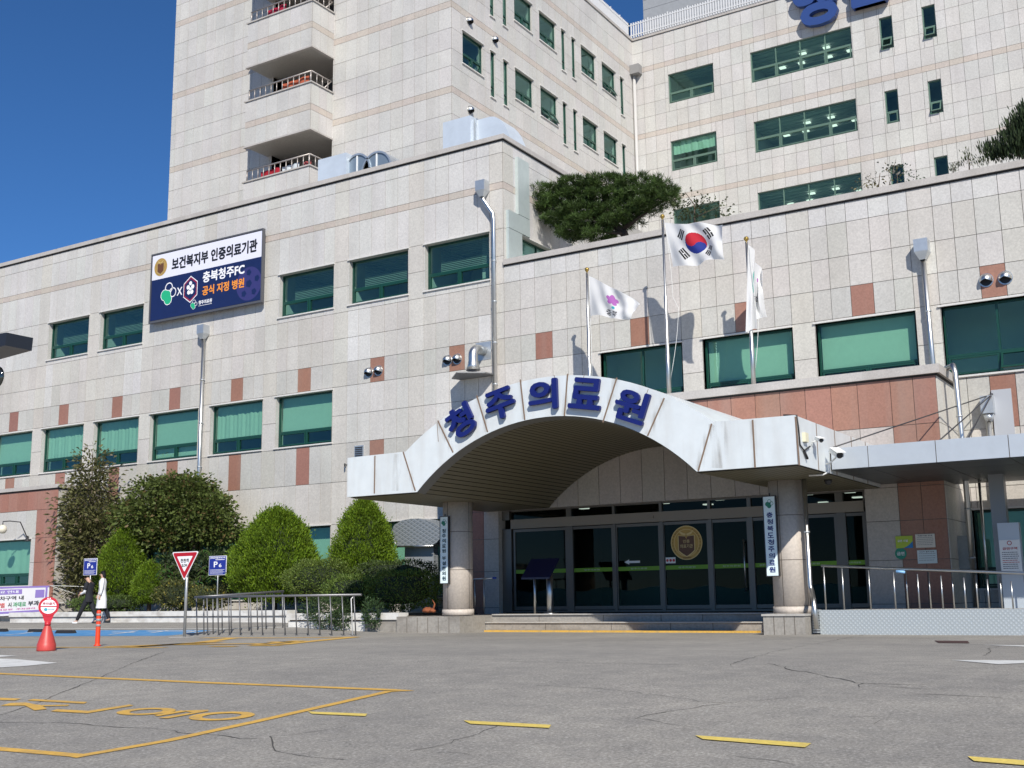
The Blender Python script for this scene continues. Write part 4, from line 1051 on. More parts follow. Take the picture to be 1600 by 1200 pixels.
# ------------------------------------------------------------------ banner sign on the facade
def clover(m, cx_, cz, r, b, mi_g, mi_w, outline=True):
    a = rad(0)
    m.mi = mi_w
    if outline:
        disc(m, cx_+r*.10, cz+r*.62, r*.52, b, 20, ring=r*.42); disc(m, cx_+r*.62, cz+r*.12, r*.48, b, 20, ring=r*.38)
    disc(m, cx_-r*.42, cz-r*.02, r*.56, b+.002, 20); disc(m, cx_+r*.02, cz-r*.50, r*.54, b+.002, 20); disc(m, cx_, cz, r*.42, b+.0025, 20)
    m.mi = mi_g
    disc(m, cx_-r*.42, cz-r*.02, r*.49, b+.004, 20); disc(m, cx_+r*.02, cz-r*.50, r*.47, b+.0045, 20); disc(m, cx_-r*.05, cz-r*.05, r*.42, b+.005, 20)
def facade_sign():
    x0, x1, z0, z1 = -36.38, -30.32, 12.0, 14.75
    B = thing('banner_sign', 'large dark blue and white framed banner with gold seal and writing on the upper facade', 'sign', ((x0+x1)/2, YL-.3, z0))
    T = frameT((0, YL-.28, 0)); F = MB(T)
    for a in ((x0-.05,x1+.05,z0-.08,z0),(x0-.05,x1+.05,z1,z1+.06),(x0-.05,x0,z0,z1),(x1,x1+.05,z0,z1)): F.box(a[0],a[1],-.10,.03,a[2],a[3])
    F.build('frame', mat('sign_frame', (.13,.13,.14), .5, .4), B)
    m = MB(T); m.box(x0,x1,-.10,0,z0,z1); NAVY = mat('navy_vinyl', (.008,.018,.085), .45, noise=.06, scale=3); PW = mat('white_vinyl', (.74,.74,.84), .5)
    zs_ = z0+(z1-z0)*.62
    m.build('backing', DARKM, B)
    m = MB(T); m.box(x0+.02,x1-.02,0.001,.006,z0+.02,zs_); m.mi = 1; m.box(x0+.02,x1-.02,.001,.006,zs_,z1-.02); m.build('vinyl', [NAVY, PW], B)
    BK = mat('black_print', (.012,.012,.015), .5); WH = mat('white_print', (.86,.86,.88), .5); OR = mat('orange_print', (.85,.30,.04), .5); GN = mat('green_print', (.02,.42,.20), .5); MR = mat('maroon_print', (.25,.01,.05), .5); BALL = mat('ball_print', (.035,.035,.15), .5)
    W_, H_ = x1-x0, z1-z0; P = lambda u, v: (x0+u*W_, z0+v*H_)
    t = MB(T); a = P(.575,.80); put_text(t, '보건복지부 인증의료기관', a[0], a[1], H_*.19, W_*.77, .012, .035); t.build('heading_lettering', BK, B, recalc=False)
    t = MB(T); a = P(.67,.50); put_text(t, '충북청주FC', a[0], a[1], H_*.165, W_*.37, .012, .03); t.build('club_lettering', WH, B, recalc=False)
    t = MB(T); a = P(.67,.30); put_text(t, '공식 지정 병원', a[0], a[1], H_*.14, W_*.37, .012, .03); t.build('orange_lettering', OR, B, recalc=False)
    t = MB(T); a = P(.275,.37); put_text(t, 'X', a[0], a[1], H_*.12, H_*.11, .012, .02); t.build('cross_lettering', WH, B, recalc=False)
    t = MB(T); a = P(.165,.36); clover(t, a[0], a[1], H_*.155, .010, 1, 0); t.build('clover_logo', [WH, GN], B, recalc=False)
    t = MB(T); a = P(.41,.125); clover(t, a[0], a[1], H_*.065, .010, 1, 0); t.mi = 0; a = P(.515,.14); put_text(t, '청주의료원', a[0], a[1], H_*.06, W_*.12, .012, .03); a = P(.515,.092); t.box(a[0]-W_*.06,a[0]+W_*.06,.01,.012,a[1]-.008,a[1]+.008); t.build('small_logo', [WH, GN], B, recalc=False)
    t = MB(T); a = P(.375,.365); hx = lambda r: [(a[0]+r*math.sin(k*math.pi/3)*.82, a[1]+r*math.cos(k*math.pi/3)) for k in range(6)]
    poly(t, hx(H_*.20), .008); t.mi = 1; poly(t, hx(H_*.185), .010); t.mi = 2; poly(t, hx(H_*.155), .012); t.mi = 0
    for dx, dz, r in ((0,.09,.032),(-.045,.035,.035),(.045,.035,.035),(-.03,-.04,.035),(.03,-.04,.035),(0,.0,.03)): disc(t, a[0]+dx*H_, a[1]+dz*H_, r*H_, .014, 7)
    t.build('hexagon_crest', [WH, MR, NAVY], B, recalc=False)
    t = MB(T); a = P(.895,.27); disc(t, a[0], a[1], H_*.24, .0075, 32); t.mi = 1
    for ang in range(0, 360, 72): disc(t, a[0]+H_*.16*math.cos(rad(ang+20)), a[1]+H_*.16*math.sin(rad(ang+20)), H_*.05, .009, 5)
    disc(t, a[0], a[1], H_*.06, .009, 5); t.build('ball_print', [BALL, NAVY], B, recalc=False)
    a = P(.085,.80); seal(T, a[0], a[1], H_*.135, .01, B, writing=False)
facade_sign()

# ------------------------------------------------------------------ vertical signboards on the columns
def vertical_sign(X, z0, z1, wd, text, col, label):
    B = thing('column_sign', label, 'sign', (X, 25.6, z0), 'vertical signboards on the entrance columns')
    T = frameT((X, 25.60, 0)); m = MB(T); m.box(-wd/2,wd/2,-.03,.05,z0,z1); m.build('board', mat('pale_sign_board', (.74,.86,.88), .4), B)
    f = MB(T); e = .018
    for a in ((-wd/2-e,-wd/2,z0-e,z1+e),(wd/2,wd/2+e,z0-e,z1+e),(-wd/2,wd/2,z0-e,z0),(-wd/2,wd/2,z1,z1+e)): f.box(a[0],a[1],-.035,.055,a[2],a[3])
    f.tube([(0,0,z1),(0,0,z1+.08)], .015, 6); f.build('frame', DARKM, B)
    t = MB(T); n = sum(1 if c != ' ' else .5 for c in text); top = z1-wd*1.25; pitch = (top-z0-.06)/n; z = top-pitch/2
    for c in text:
        if c == ' ': z -= pitch*.5; continue
        put_text(t, c, 0, z, pitch*.80, min(wd*.72, pitch*.95), .056, .03); z -= pitch
    t.build('lettering', mat('sign_ink_'+('blue' if col[2] > .1 else 'dark'), col, .5), B, recalc=False)
    l = MB(T); clover(l, 0, z1-wd*.62, wd*.34, .056, 1, 2, True); l.build('clover_logo', [DARKM, mat('teal_logo', (.02,.20,.13), .5), mat('teal_logo_line', (.03,.22,.16), .5)], B, recalc=False)
vertical_sign(-18.02, 1.28, 3.02, .245, '청주의료원 부설한의원', (.01,.05,.07), 'pale vertical sign on the left granite column with ten dark characters')
vertical_sign(-9.02, 1.28, 3.05, .27, '충청북도청주의료원', (.01,.02,.16), 'pale vertical sign on the right granite column with nine blue characters')

# ------------------------------------------------------------------ flags
def flag(name, label, pts, nu, nv, colf, group='flags over the entrance', amp=.05, fold=None):
    """pts: TL, TR, BR, BL in world; cloth with ripples, colours from colf(u, v)"""
    tl, tr, br, bl = [Vector(p) for p in pts]
    m = MB(); vs = []
    for j in range(nv+1):
        for i in range(nu+1):
            u, v = i/nu, j/nv
            p = (tl*(1-u)+tr*u)*(1-v)+(bl*(1-u)+br*u)*v
            a = amp*u**.6
            p = p+Vector((0,1,0))*(a*math.sin(9*u+4*v)*1.6+a*.7*math.sin(17*u-6*v))+Vector((0,0,1))*(a*.35*math.sin(8*u+2)-a*.2*math.sin(13*v+3*u))
            if fold: p = fold(p, u, v)
            vs.append(tuple(p))
    o0 = len(m.v); m.v = vs
    for j in range(nv):
        for i in range(nu):
            m.f.append((j*(nu+1)+i, j*(nu+1)+i+1, (j+1)*(nu+1)+i+1, (j+1)*(nu+1)+i)); m.m.append(0); m.sm.append(True); m.c.append(colf((i+.5)/nu, (j+.5)/nv))
    o = m.build(name, mat('flag_cloth', attr=True, rough=.8, transl=.35), None, recalc=False)
    return tag(o, label, 'flag', group)
FW = (.80,.80,.80)
def taegeuk(u, v):
    x, y = (u-.5)*1.5, .5-v          # height 1, width 1.5
    th = rad(-33.7)                 # canton tilt
    r = math.hypot(x, y); c, s_ = math.cos(-th), math.sin(-th)
    if r < .25:
        X = x*math.cos(rad(33.7))-y*math.sin(rad(33.7)); Y = x*math.sin(rad(33.7))+y*math.cos(rad(33.7))
        red = Y > 0
        if math.hypot(X+.125, Y) < .125: red = True
        if math.hypot(X-.125, Y) < .125: red = False
        return (.56,.02,.04) if red else (.02,.04,.28)
    for k, (sx, sy, bars) in enumerate(((-1,1,(1,1,1)),(1,-1,(0,0,0)),(1,1,(0,1,0)),(-1,-1,(1,0,1)))):
        d = Vector((sx*.75, sy*.5)).normalized(); n = Vector((-d.y, d.x)); a = x*d.x+y*d.y; b = x*n.x+y*n.y
        a -= .417
        if abs(b) < .125 and abs(a) < .105:
            for q in range(3):
                if abs(a-(q-1)*.0625) < .0215 and (bars[q] or abs(b) > .011): return (.012,.012,.012)
    return FW
def raster(s_, ca, cb, w_, h_, bold=.03):
    """point-in-glyph test for writing dyed into cloth"""
    vs, fs, asp = glyph(s_, 0.)
    tris = [[(vs[i][0]*w_+ca, -vs[i][1]*h_+cb) for i in f] for f in fs]
    def ins1(u, v):
        if abs(u-ca) > w_/2 or abs(v-cb) > h_/2: return False
        for t in tris:
            ok = False; j = len(t)-1
            for i in range(len(t)):
                if (t[i][1] > v) != (t[j][1] > v) and u < (t[j][0]-t[i][0])*(v-t[i][1])/(t[j][1]-t[i][1])+t[i][0]: ok = not ok
                j = i
            if ok: return True
        return False
    return lambda u, v: abs(u-ca) < w_*.6 and abs(v-cb) < h_*.6 and any(ins1(u+a*bold*.25, v+b*bold*.5) for a, b in ((0,0),(1,0),(-1,0),(0,1),(0,-1)))
def flower(u, v):
    du, dv = (u-.50)*1.5, v-.42; r = math.hypot(du, dv); a = math.atan2(dv, du)
    if r < .16*(.62+.38*abs(math.cos(2.5*a+.6))): return (.50,.16,.52)
    if math.hypot((u-.52)*1.5, v-.66) < .05: return (.05,.45,.55)
    if txt1(u, v): return (.015,.015,.03)
    return FW
txt1 = raster('충북', .50, .84, .26, .17, .01)
txt2 = raster('청주의료원', .60, .62, .5, .12, .01)
def teal(u, v):
    if math.hypot((u-.25)*1.5, v-.40) < .14: return (.10,.50,.42)
    if math.hypot((u-.75)*1.5, v-.32) < .05 and v < .34: return (.35,.08,.4)
    if txt2(u, v): return (.015,.015,.03)
    return FW
YPO = 29.78
def flagpole(px_, top, label, rtop, cord):
    p = W(px_, top, YPO); B = thing('flagpole', label, 'flagpole', (p.x, YPO, 6.1), 'flagpoles above the entrance')
    m = MB(); m.tube([(p.x,YPO,6.08),(p.x,YPO,7.6),(p.x,YPO,7.62),(p.x,YPO,9.3),(p.x,YPO,9.32),(p.x,YPO,p.z-.1)], [.062,.062,.05,.05,.036,.036], 12); m.build('pole', STEEL, B)
    m = MB(); m.lathe([(.02,-.13),(.03,-.1),(.02,-.085),(.055,-.04),(.072,0),(.055,.045),(.0,.07)], (p.x,YPO,p.z), 16); m.build('finial', mat('brass', (.45,.30,.08), .3, .8), B)
    c = MB(); x = p.x
    c.tube([(x+.09,YPO-.03,p.z-.25)]+[(x+.09+cord*math.sin(math.pi*t)*(1 if t > .5 else .5),YPO-.05,(p.z-.25)*(1-t)+6.9*t) for t in np.linspace(.05,1,14)], .008, 5)
    c.build('halyard', mat('white_cord', (.7,.7,.66), .8), B)
    return p
p1 = flagpole(917, 421, 'shortest steel flagpole, above the left half of the arch', 0, .03)
p2 = flagpole(1035, 338, 'tallest steel flagpole, the middle one of three', 0, .32)
p3 = flagpole(1166, 373, 'steel flagpole nearest the pink stone block edge, the right one of three', 0, .16)
def wf(*px): return [W(x, y, YPO+dy) for x, y, dy in px]
def foldk(p, u, v):
    return p+Vector((.06*math.sin(3.2*v+1)*u, -.35*math.sin(math.pi*u)*.4, .10*u*math.sin(5*u)*(1-v)))
flag('flag', 'white national flag with red and blue circle flying from the middle pole', wf((1038,348,-.03),(1129,350,-.55),(1132,405,-.65),(1052,417,-.1)), 150, 100, taegeuk, amp=.10)
def fold1(p, u, v): return p+Vector((0,0,-.42*(u**1.6)*(1-v)*.55+.06*math.sin(6*u)*v))
flag('flag', 'white flag with a purple flower drooping from the left pole', wf((920,431,-.03),(1000,462,-.5),(985,498,-.6),(923,494,-.1)), 110, 74, flower, amp=.08, fold=fold1)
def fold3(p, u, v): return p+Vector((.10*math.sin(7*u)*(1-u*.4), .0, .0))
flag('flag', 'white flag with teal mark hanging folded at the right pole', wf((1169,383,-.02),(1188,420,.55),(1197,495,.62),(1165,520,-.18)), 90, 80, teal, amp=.13, fold=fold3)

# ------------------------------------------------------------------ cameras, wall lamp, boards
def cctv(px_, py_, Y, label, d, s=1., mount='arm', col=None):
    p = W(px_, py_, Y); B = thing('security_camera', label, 'camera', tuple(p), 'security cameras at the canopy corner')
    d = Vector(d).normalized(); u = d.cross(Vector((0,0,1))).normalized(); up = u.cross(d)
    T = lambda a, b, c: p+u*a+d*b+up*c
    m = MB(T); r = .07*s
    pts = [(r*math.cos(t)*1.1, 0, r*math.sin(t)*(.9 if math.sin(t) > 0 else .8)) for t in np.linspace(0, 2*math.pi, 14, endpoint=False)]
    m.add([(x, -.16*s, z) for x, _, z in pts]+[(x, .16*s, z) for x, _, z in pts], [tuple(range(14)), tuple(range(27,13,-1))]+[(k,(k+1)%14,14+(k+1)%14,14+k) for k in range(14)]); m.build('housing', WPAINT, B)
    m = MB(T); m.box(-r*1.2,r*1.2,-.14*s,.22*s,r*.85,r*1.0); m.build('sunshield', WPAINT, B)
    m = MB(T); disc(m, 0, 0, r*.8, .163*s, 14); m.build('lens', BLACK, B, recalc=False)
    return B, p
B, p = cctv(1307, 708, 24.6, 'white bullet camera on a bent pipe arm under the canopy corner', (.55,-.75,-.35), 1.25)
m = MB(); m.tube([p+Vector((-.02,.05,-.08)), (-7.32,24.75,p.z-.17),(-7.42,24.75,p.z-.2)], .018, 6); m.tube([(-7.36,24.75,p.z-.2),(-7.36,24.75,ZS+.0),(-7.5,24.75,ZS-.06),(-7.8,24.72,ZS-.06)], .02, 6); m.build('bracket', WPAINT, B)
B, p = cctv(1280, 687, 23.9, 'small white bullet camera on the side face of the white canopy', (.55,-.75,-.25), .8)
m = MB(); m.tube([p, (-7.42,23.85,p.z-.05)], .014, 6); m.build('bracket', WPAINT, B)
m = MB(); m.box(-7.449,-7.38,23.32,23.52,p.z-.09,p.z+.1); m.build('junction_box', mat('cream_box', (.72,.68,.50), .6), B)
B = thing('loose_cable', 'black cable hanging down the white canopy corner', 'cable', (-7.44, 23.2, 4.1))
m = MB(); m.tube([(-7.7,22.95,4.47),(-7.44,23.02,4.45),(-7.43,23.05,4.2),(-7.43,23.08,3.85),(-7.42,23.3,3.75),(-7.42,23.7,3.88)], .018, 6); m.tube([(-7.42,23.3,3.74),(-7.41,23.45,3.6)], .03, 6); m.build('lead', BLACK, B)
def wall_lamp():
    p = W(4, 827, YB-.9); B = thing('wall_lamp', 'round glass wall lamp on a black curved bracket at the left block', 'lamp', (p.x, YB, p.z))
    m = MB(); m.lathe([(.0,-.17),(.10,-.15),(.165,-.05),(.17,.03),(.13,.12),(.05,.17),(0,.18)], tuple(p), 20); m.build('globe', mat('opal_glass', (.72,.68,.55), .25), B)
    b = MB(); w1 = Vector((p.x+.45,YB-.02,p.z-.35)); b.tube([w1, (w1.x,w1.y-.12,w1.z+.1),(w1.x+.0,YB-.45,p.z+.28),(p.x+.2,YB-.75,p.z+.32),(p.x,YB-.9,p.z+.3),(p.x,YB-.9,p.z+.18)], .022, 6)
    b.build('bracket', BLACK, B); m = MB(); m.lathe([(.14,-.06),(.10,0),(.02,.16)], (w1.x,YB-.08,w1.z-.05), 12); m.build('wall_rose', BLACK, B)
wall_lamp()
# near street fixture poking in at the left edge
def street_fixture():
    # a dark flat lamp head and a round traffic mirror on a pole just outside the frame
    Y = 1.4
    a = W(24, 530, Y); c = W(-7, 589, Y)
    px_ = a.x-.26; B = thing('street_lamp', 'small dark lamp head on a thin pole reaching in at the left edge', 'lamp', (px_, Y, G(px_, Y)))
    m = MB(); m.tube([(px_,Y,G(px_,Y)),(px_,Y,a.z+.012)], .016, 12); m.build('pole', DARKM, B)
    dz = .105; m = MB(); m.add([(px_,Y-.03,a.z+.014),(a.x,Y-.02,a.z+.010),(a.x,Y+.04,a.z+.010),(px_,Y+.04,a.z+.014),(px_,Y-.03,a.z-.03),(a.x-.002,Y-.02,a.z-.016),(a.x-.002,Y+.04,a.z-.016),(px_,Y+.04,a.z-.03)],
        [(0,1,2,3),(7,6,5,4),(0,4,5,1),(1,5,6,2),(2,6,7,3),(3,7,4,0)]); m.build('lamp_head', mat('dark_lamp_head', (.045,.045,.05), .3, .5), B)
    B2 = thing('traffic_mirror', 'round dark convex mirror cut off by the left edge', 'mirror', (c.x, Y, c.z))
    m = MB(lambda x, y, z: Vector((c.x+x, c.y+y, c.z+z))); m.lathe([(0,-.004),(.014,-.003),(.021,0),(.022,.004),(.0,.006)], (0,0,0), 28, axis='y'); m.build('mirror_disc', mat('dark_mirror', (.12,.13,.12), .08, .9), B2)
    m = MB(); m.tube([(c.x,c.y+.006,c.z),(px_,Y,c.z)], .006, 8); m.build('mirror_arm', DARKM, B2)
street_fixture()
def board(name, label, cat, x0, x1, z0, z1, y, col, draw=None, group=None, th=.02):
    B = thing(name, label, cat, ((x0+x1)/2, y, z0), group); T = frameT((0, y, 0))
    m = MB(T); m.box(x0,x1,0,th,z0,z1); m.build('board', mat(name+'_face_%02d' % int(col[0]*99+col[1]*31), col, .5), B)
    if draw:
        t = MB(T); draw(t, x0, x1, z0, z1, th+.003); t.build('print', [mat('print_grey', (.10,.10,.11), .6), mat('print_red', (.45,.05,.05), .6), mat('print_blue', (.03,.20,.50), .6), mat('print_white', (.8,.8,.78), .6), mat('print_green', (.03,.28,.15), .6)], B, recalc=False)
    return B
def lines(n, top=.15, title='안내문', ti=0, redrows=()):
    def f(t, x0, x1, z0, z1, b):
        H_ = z1-z0; W_ = x1-x0
        t.mi = ti; put_text(t, title, (x0+x1)/2, z1-H_*.12, H_*.10, W_*.75, b, .03)
        for k in range(n):
            z = z1-H_*(.26+.66*k/n); t.mi = 1 if k in redrows else 0
            x = x0+W_*.08
            while x < x1-W_*.15:
                l = random.uniform(.03,.09)*W_*1.6; x2 = min(x+l, x1-W_*.07); t.add([(x,b,z-H_*.012),(x2,b,z-H_*.012),(x2,b,z+H_*.012),(x,b,z+H_*.012)], [(0,1,2,3)]); x = x2+W_*.02
    return f
def pxr(x0, y0, x1, y1, Y): a = W(x0, y0, Y); b = W(x1, y1, Y); return a.x, b.x, b.z, a.z
def green_print(t, x0, x1, z0, z1, b):
    t.mi = 2; n = 12; pts = [(x0+(x1-x0)*.35, z0)]+[(x0+(x1-x0)*(.35+.65*k/n), z0+(z1-z0)*(.55*(k/n)**1.8)) for k in range(n+1)]+[(x1, z0)]; poly(t, pts, b)
    t.mi = 3; put_text(t, '금연 시설', x0+(x1-x0)*.42, z0+(z1-z0)*.60, (z1-z0)*.2, (x1-x0)*.6, b+.002, .03)
r = pxr(1399,838,1427,856,YB-.03); board('notice_board', 'lime green and blue notice on the brown-red stone by the ramp', 'notice', *r[:2], *r[2:], YB-.025, (.42,.55,.05), green_print, 'notices on the red stone')
r = pxr(1430,835,1462,855,YB-.03); board('notice_board', 'cream notice with lines of writing, the upper of two', 'notice', *r[:2], *r[2:], YB-.025, (.66,.62,.54), lines(5, title='의료기관 안내'), 'notices on the red stone')
r = pxr(1433,860,1465,880,YB-.03); board('notice_board', 'pale blue-white notice with lines of writing, the lower of two', 'notice', *r[:2], *r[2:], YB-.025, (.60,.68,.68), lines(4, title='CCTV 설치 안내'), 'notices on the red stone')
m = MB(frameT((0, YB-.022, 0))); p = W(1408, 865, YB); disc(m, p.x, p.z, .14, .012, 20); m.mi = 1; put_text(m, '금연', p.x, p.z, .09, .18, .016, .03)
tag(m.build('round_sticker', [mat('teal_sticker', (.02,.25,.16), .5), WPAINT], recalc=False), 'round teal sticker below the lime green notice', 'sticker')
def kiosk_sign():
    Y = 27.9; p = W(1580, 880, Y); B = thing('totem_sign', 'tall pale grey notice pillar behind the ramp railing', 'sign', (p.x, Y, .5)); T = frameT((0, Y, 0))
    x0 = W(1558,820,Y).x; x1 = W(1590,820,Y).x+.02; zt = W(1570,817,Y).z
    m = MB(T); m.box(x0,x1,-.25,0,.5,zt); m.build('cabinet', mat('totem_grey', (.46,.51,.56), .4, .1), B)
    a = W(1560,844,Y).z; b_ = W(1560,895,Y).z
    q = MB(T); q.box(x0+.01,x1-.01,.001,.012,b_,a); q.build('poster', mat('poster_white', (.74,.74,.72), .6), B)
    t = MB(T); lines(9, title='금연구역', ti=1, redrows=(4,5))(t, x0+.02, x1-.02, b_, a-.12, .015); t.mi = 1; disc(t, (x0+x1)/2, a-.07, .05, .015, 16, ring=.035); t.build('print', [mat('print_grey'), mat('print_red')], B, recalc=False)
kiosk_sign()
m = MB(); a = W(1490, 840, 30.6); m.box(a.x,a.x+.42,30.2,30.6,.5+.9,W(1490,840,30.6).z+.02)
tag(m.build('meter_box', mat('grey_meter_box', (.30,.31,.30), .45, .2, noise=.1, scale=4)), 'grey metal meter box in the shade beside the downspouts', 'box')
m = MB(); m.tube([(-5.35,30.4,.5),(-5.35,30.4,3.5)], .035, 8); tag(m.build('conduit', STEEL), 'thin steel conduit rising beside the grey meter box', 'conduit')
def lectern():
    Y = 27.3; a = W(822, 903, Y); b_ = W(905, 903, Y); cx_ = W(847, 900, Y).x+.05; B = thing('information_stand', 'black slanted information board on two steel legs before the doors', 'information stand', (cx_, Y, .44))
    zt = W(860,872,Y).z; zb = W(850,902,Y).z
    m = MB(); x0, x1 = W(822,902,Y).x, W(866,902,Y).x
    m.add([(x0,Y-.25,zb),(x1,Y-.25,zb),(x1+.02,Y+.25,zt),(x0+.02,Y+.25,zt),(x0,Y-.25,zb-.05),(x1,Y-.25,zb-.05),(x1+.02,Y+.25,zt-.05),(x0+.02,Y+.25,zt-.05)], [(0,1,2,3),(7,6,5,4),(0,4,5,1),(1,5,6,2),(2,6,7,3),(3,7,4,0)])
    m.build('board', mat('navy_board', (.012,.014,.05), .3), B)
    for x, r_ in ((x0+.27,.035),(x1-.14,.09)):
        l = MB(); l.tube([(x,Y,.44),(x,Y,zb+.1)], r_, 14); l.build('leg', STEEL, B)
    l = MB(); l.lathe([(.2,0),(.2,.02),(.1,.04)], (x1-.14,Y,.44), 20); l.build('base', STEEL, B)
lectern()
B = thing('short_handrail', 'short steel handrail with a blue grip beside the left column', 'handrail', (-19.2, 27.5, .44))
m = MB(); a = W(731, 906, 27.5); b_ = W(770, 903, 27.5); m.tube([a, b_], .022, 8); m.build('rail', STEEL, B)
m = MB(); c_ = W(775, 903, 27.5); m.tube([b_, c_], .032, 8); m.build('grip', mat('blue_grip', (.03,.08,.4), .5), B)
for x in (742, 756): m = MB(); q = W(x, 905, 27.5); m.tube([q, (q.x,q.y,.44)], .016, 6); m.build('post', STEEL, B)

# ------------------------------------------------------------------ rooftop things
def roof_things():
    # big duct behind the corner
    a = W(692,188,33.6); b_ = W(735,180,33.6)
    B = thing('roof_duct', 'pale blue-grey boxy roof duct with a rounded bend at the corner of the low roof', 'duct', (a.x, 33.6, 15.7)); D = mat('pale_duct', (.60,.66,.72), .45, .25, noise=.06, scale=2)
    zt = W(735,180,33.6).z
    m = MB(); m.box(W(692,200,33.6).x, W(735,200,33.6).x, 33.6, 35.1, 15.7, zt); m.build('duct_box', D, B)
    x0 = W(736,215,34.2).x; x1 = W(752,205,34.2).x; z2 = W(752,192,34.2).z
    m = MB(); m.box(x0,x1,34.0,34.9,15.7,z2); m.build('duct_neck', D, B)
    m = MB(); x2 = W(812,218,34.2).x; n = 10; top = [(x1+.02,15.7),(x1+.02,z2)]
    top += [(x1+(x2-x1)*.35+(x2-x1)*.65*math.sin(t), 15.7+(z2-15.7)*math.cos(t)) for t in np.linspace(0, math.pi/2, n)]
    m.prism(top, 33.9, 35.0); m.build('duct_bend', D, B)
    m = MB(); m.box(x1-.03,x1+.03,33.85,35.05,15.7,z2+.06); m.build('duct_flange', GALV, B)
    # box and two round cowls near the tower
    a0, a1 = W(497,255,33.2), W(541,240,33.2)
    m = MB(); m.box(a0.x,a1.x,33.2,34.4,15.7,a1.z+.05); tag(m.build('roof_unit', D), 'pale rectangular metal unit on the low roof beside the balcony bay', 'roof unit')
    for (pa, pb, lab) in (((540,256),(577,243),'left round-topped grey cowl on the low roof'),((568,256),(610,246),'right round-topped grey cowl on the low roof')):
        a, b_ = W(*pa, 33.4), W(*pb, 33.4); B = thing('roof_cowl', lab, 'cowl', (a.x, 33.4, 15.7), 'round roof cowls'); r_ = (b_.x-a.x)/2*1.02; cx_ = (a.x+b_.x)/2; zc = W(pa[0]+15,268,33.4).z
        pts = [(cx_+r_*math.cos(t), zc+r_*1.05*math.sin(t)) for t in np.linspace(0, math.pi, 18)]
        m = MB(); m.prism(pts+[(cx_-r_,15.7),(cx_+r_,15.7)], 33.4, 34.9); m.build('cowl_body', mat('blue_grey_cowl', (.22,.28,.34), .4, .4), B)
        m = MB(); m.box(cx_-.03,cx_+.03,33.37,33.399,zc-.3,zc+r_*1.1); m.build('rib', WPAINT, B)
        m = MB(); m.prism([(cx_+(r_+.07)*math.cos(t), zc+(r_+.07)*1.05*math.sin(t)) for t in np.linspace(0, math.pi, 18)]+[(cx_+r_*1.0*math.cos(t), zc+r_*1.05*math.sin(t)) for t in np.linspace(math.pi, 0, 18)], 33.35, 34.95); m.build('cowl_rim', GALV, B)
roof_things()
def cloth(label, x0, x1, zt, zb, y, col, name='laundry', cat='laundry'):
    m = MB(); n = 16; vs = []
    for j in range(5):
        for i in range(n+1):
            u = i/n; vs.append((x0+(x1-x0)*u, y+.03*math.sin(u*14+j*.4)+.02*math.sin(u*5), zt+(zb-zt)*j/4+.02*math.sin(u*7)*(j > 2)))
    m.add(vs, [(j*(n+1)+i, j*(n+1)+i+1, (j+1)*(n+1)+i+1, (j+1)*(n+1)+i) for j in range(4) for i in range(n)], True)
    tag(m.build(name, mat('cloth_%02d%02d' % (int(col[0]*90), int(col[2]*90)), col, .9, noise=.15, scale=5, transl=.2), recalc=False), label, cat, 'laundry airing on the balconies')
cloth('red blanket on the lowest balcony', -34.1, -32.95, 19.02, 18.2, 34.80, (.42,.012,.03))
cloth('white and pale blue towels on the lowest balcony', -32.9, -31.95, 19.0, 18.3, 34.83, (.70,.76,.80))
cloth('patterned red cloth at the corner of the lowest balcony', -31.8, -31.35, 19.0, 18.4, 34.9, (.45,.10,.10))
cloth('orange-red blanket on the middle balcony', -33.0, -31.5, 22.8, 22.1, 34.85, (.50,.12,.06))
cloth('crimson blanket on the highest visible balcony', -34.0, -32.9, 26.5, 25.8, 34.83, (.40,.012,.05))

# =================================================================== PLANTERS
def mpp(p): return (p-EYE).dot(_f)/FPX
PLW = mat('whitewashed_concrete', (.66,.65,.62), .75, noise=.08, scale=6, stain=((.25,.21,.17), .55, (2.2,2.2,5)))
SOIL = mat('soil', (.06,.045,.03), .95, noise=.3, scale=10)
def planter():
    B = thing('planter_wall', 'low whitewashed planter wall with a coping, stained grey, under the shrubs', 'planter', (-28, 27, .2))
    X0 = -38.4; xa = W(448, 972, 27).x; xb = -19.42; xc = W(450, 982, 25.45).x
    m = MB(); m.box(X0,xa-.02,27.06,27.4,-.1,.42); m.box(xc,xb,25.46,25.8,-.1,.30); m.box(xc,xc+.3,25.8,27.4,-.1,.30); m.build('wall', PLW, B)
    m = MB(); m.prism([(X0,27.0),(xa,27.0),(xa,27.45),(X0,27.45)], .44, .60, 'z'); m.build('coping', PLW, B)
    m = MB(); m.prism([(xc-.03,25.40),(xb,25.40),(xb,25.85),(xc+.33,25.85),(xc+.33,27.44),(xc-.03,27.44)], .34, .52, 'z'); m.build('coping', PLW, B)
    m = MB(); m.box(X0,xa-.05,27.08,27.38,.42,.44); m.box(xc+.02,xb,25.5,25.8,.30,.34); m.build('shadow_gap', SEAM, B)
    m = MB(); m.box(X0,xa,27.4,31.38,-.1,.5); m.box(xc+.3,xb,25.8,31.38,-.1,.44); m.build('soil_bed', SOIL, B)
planter()

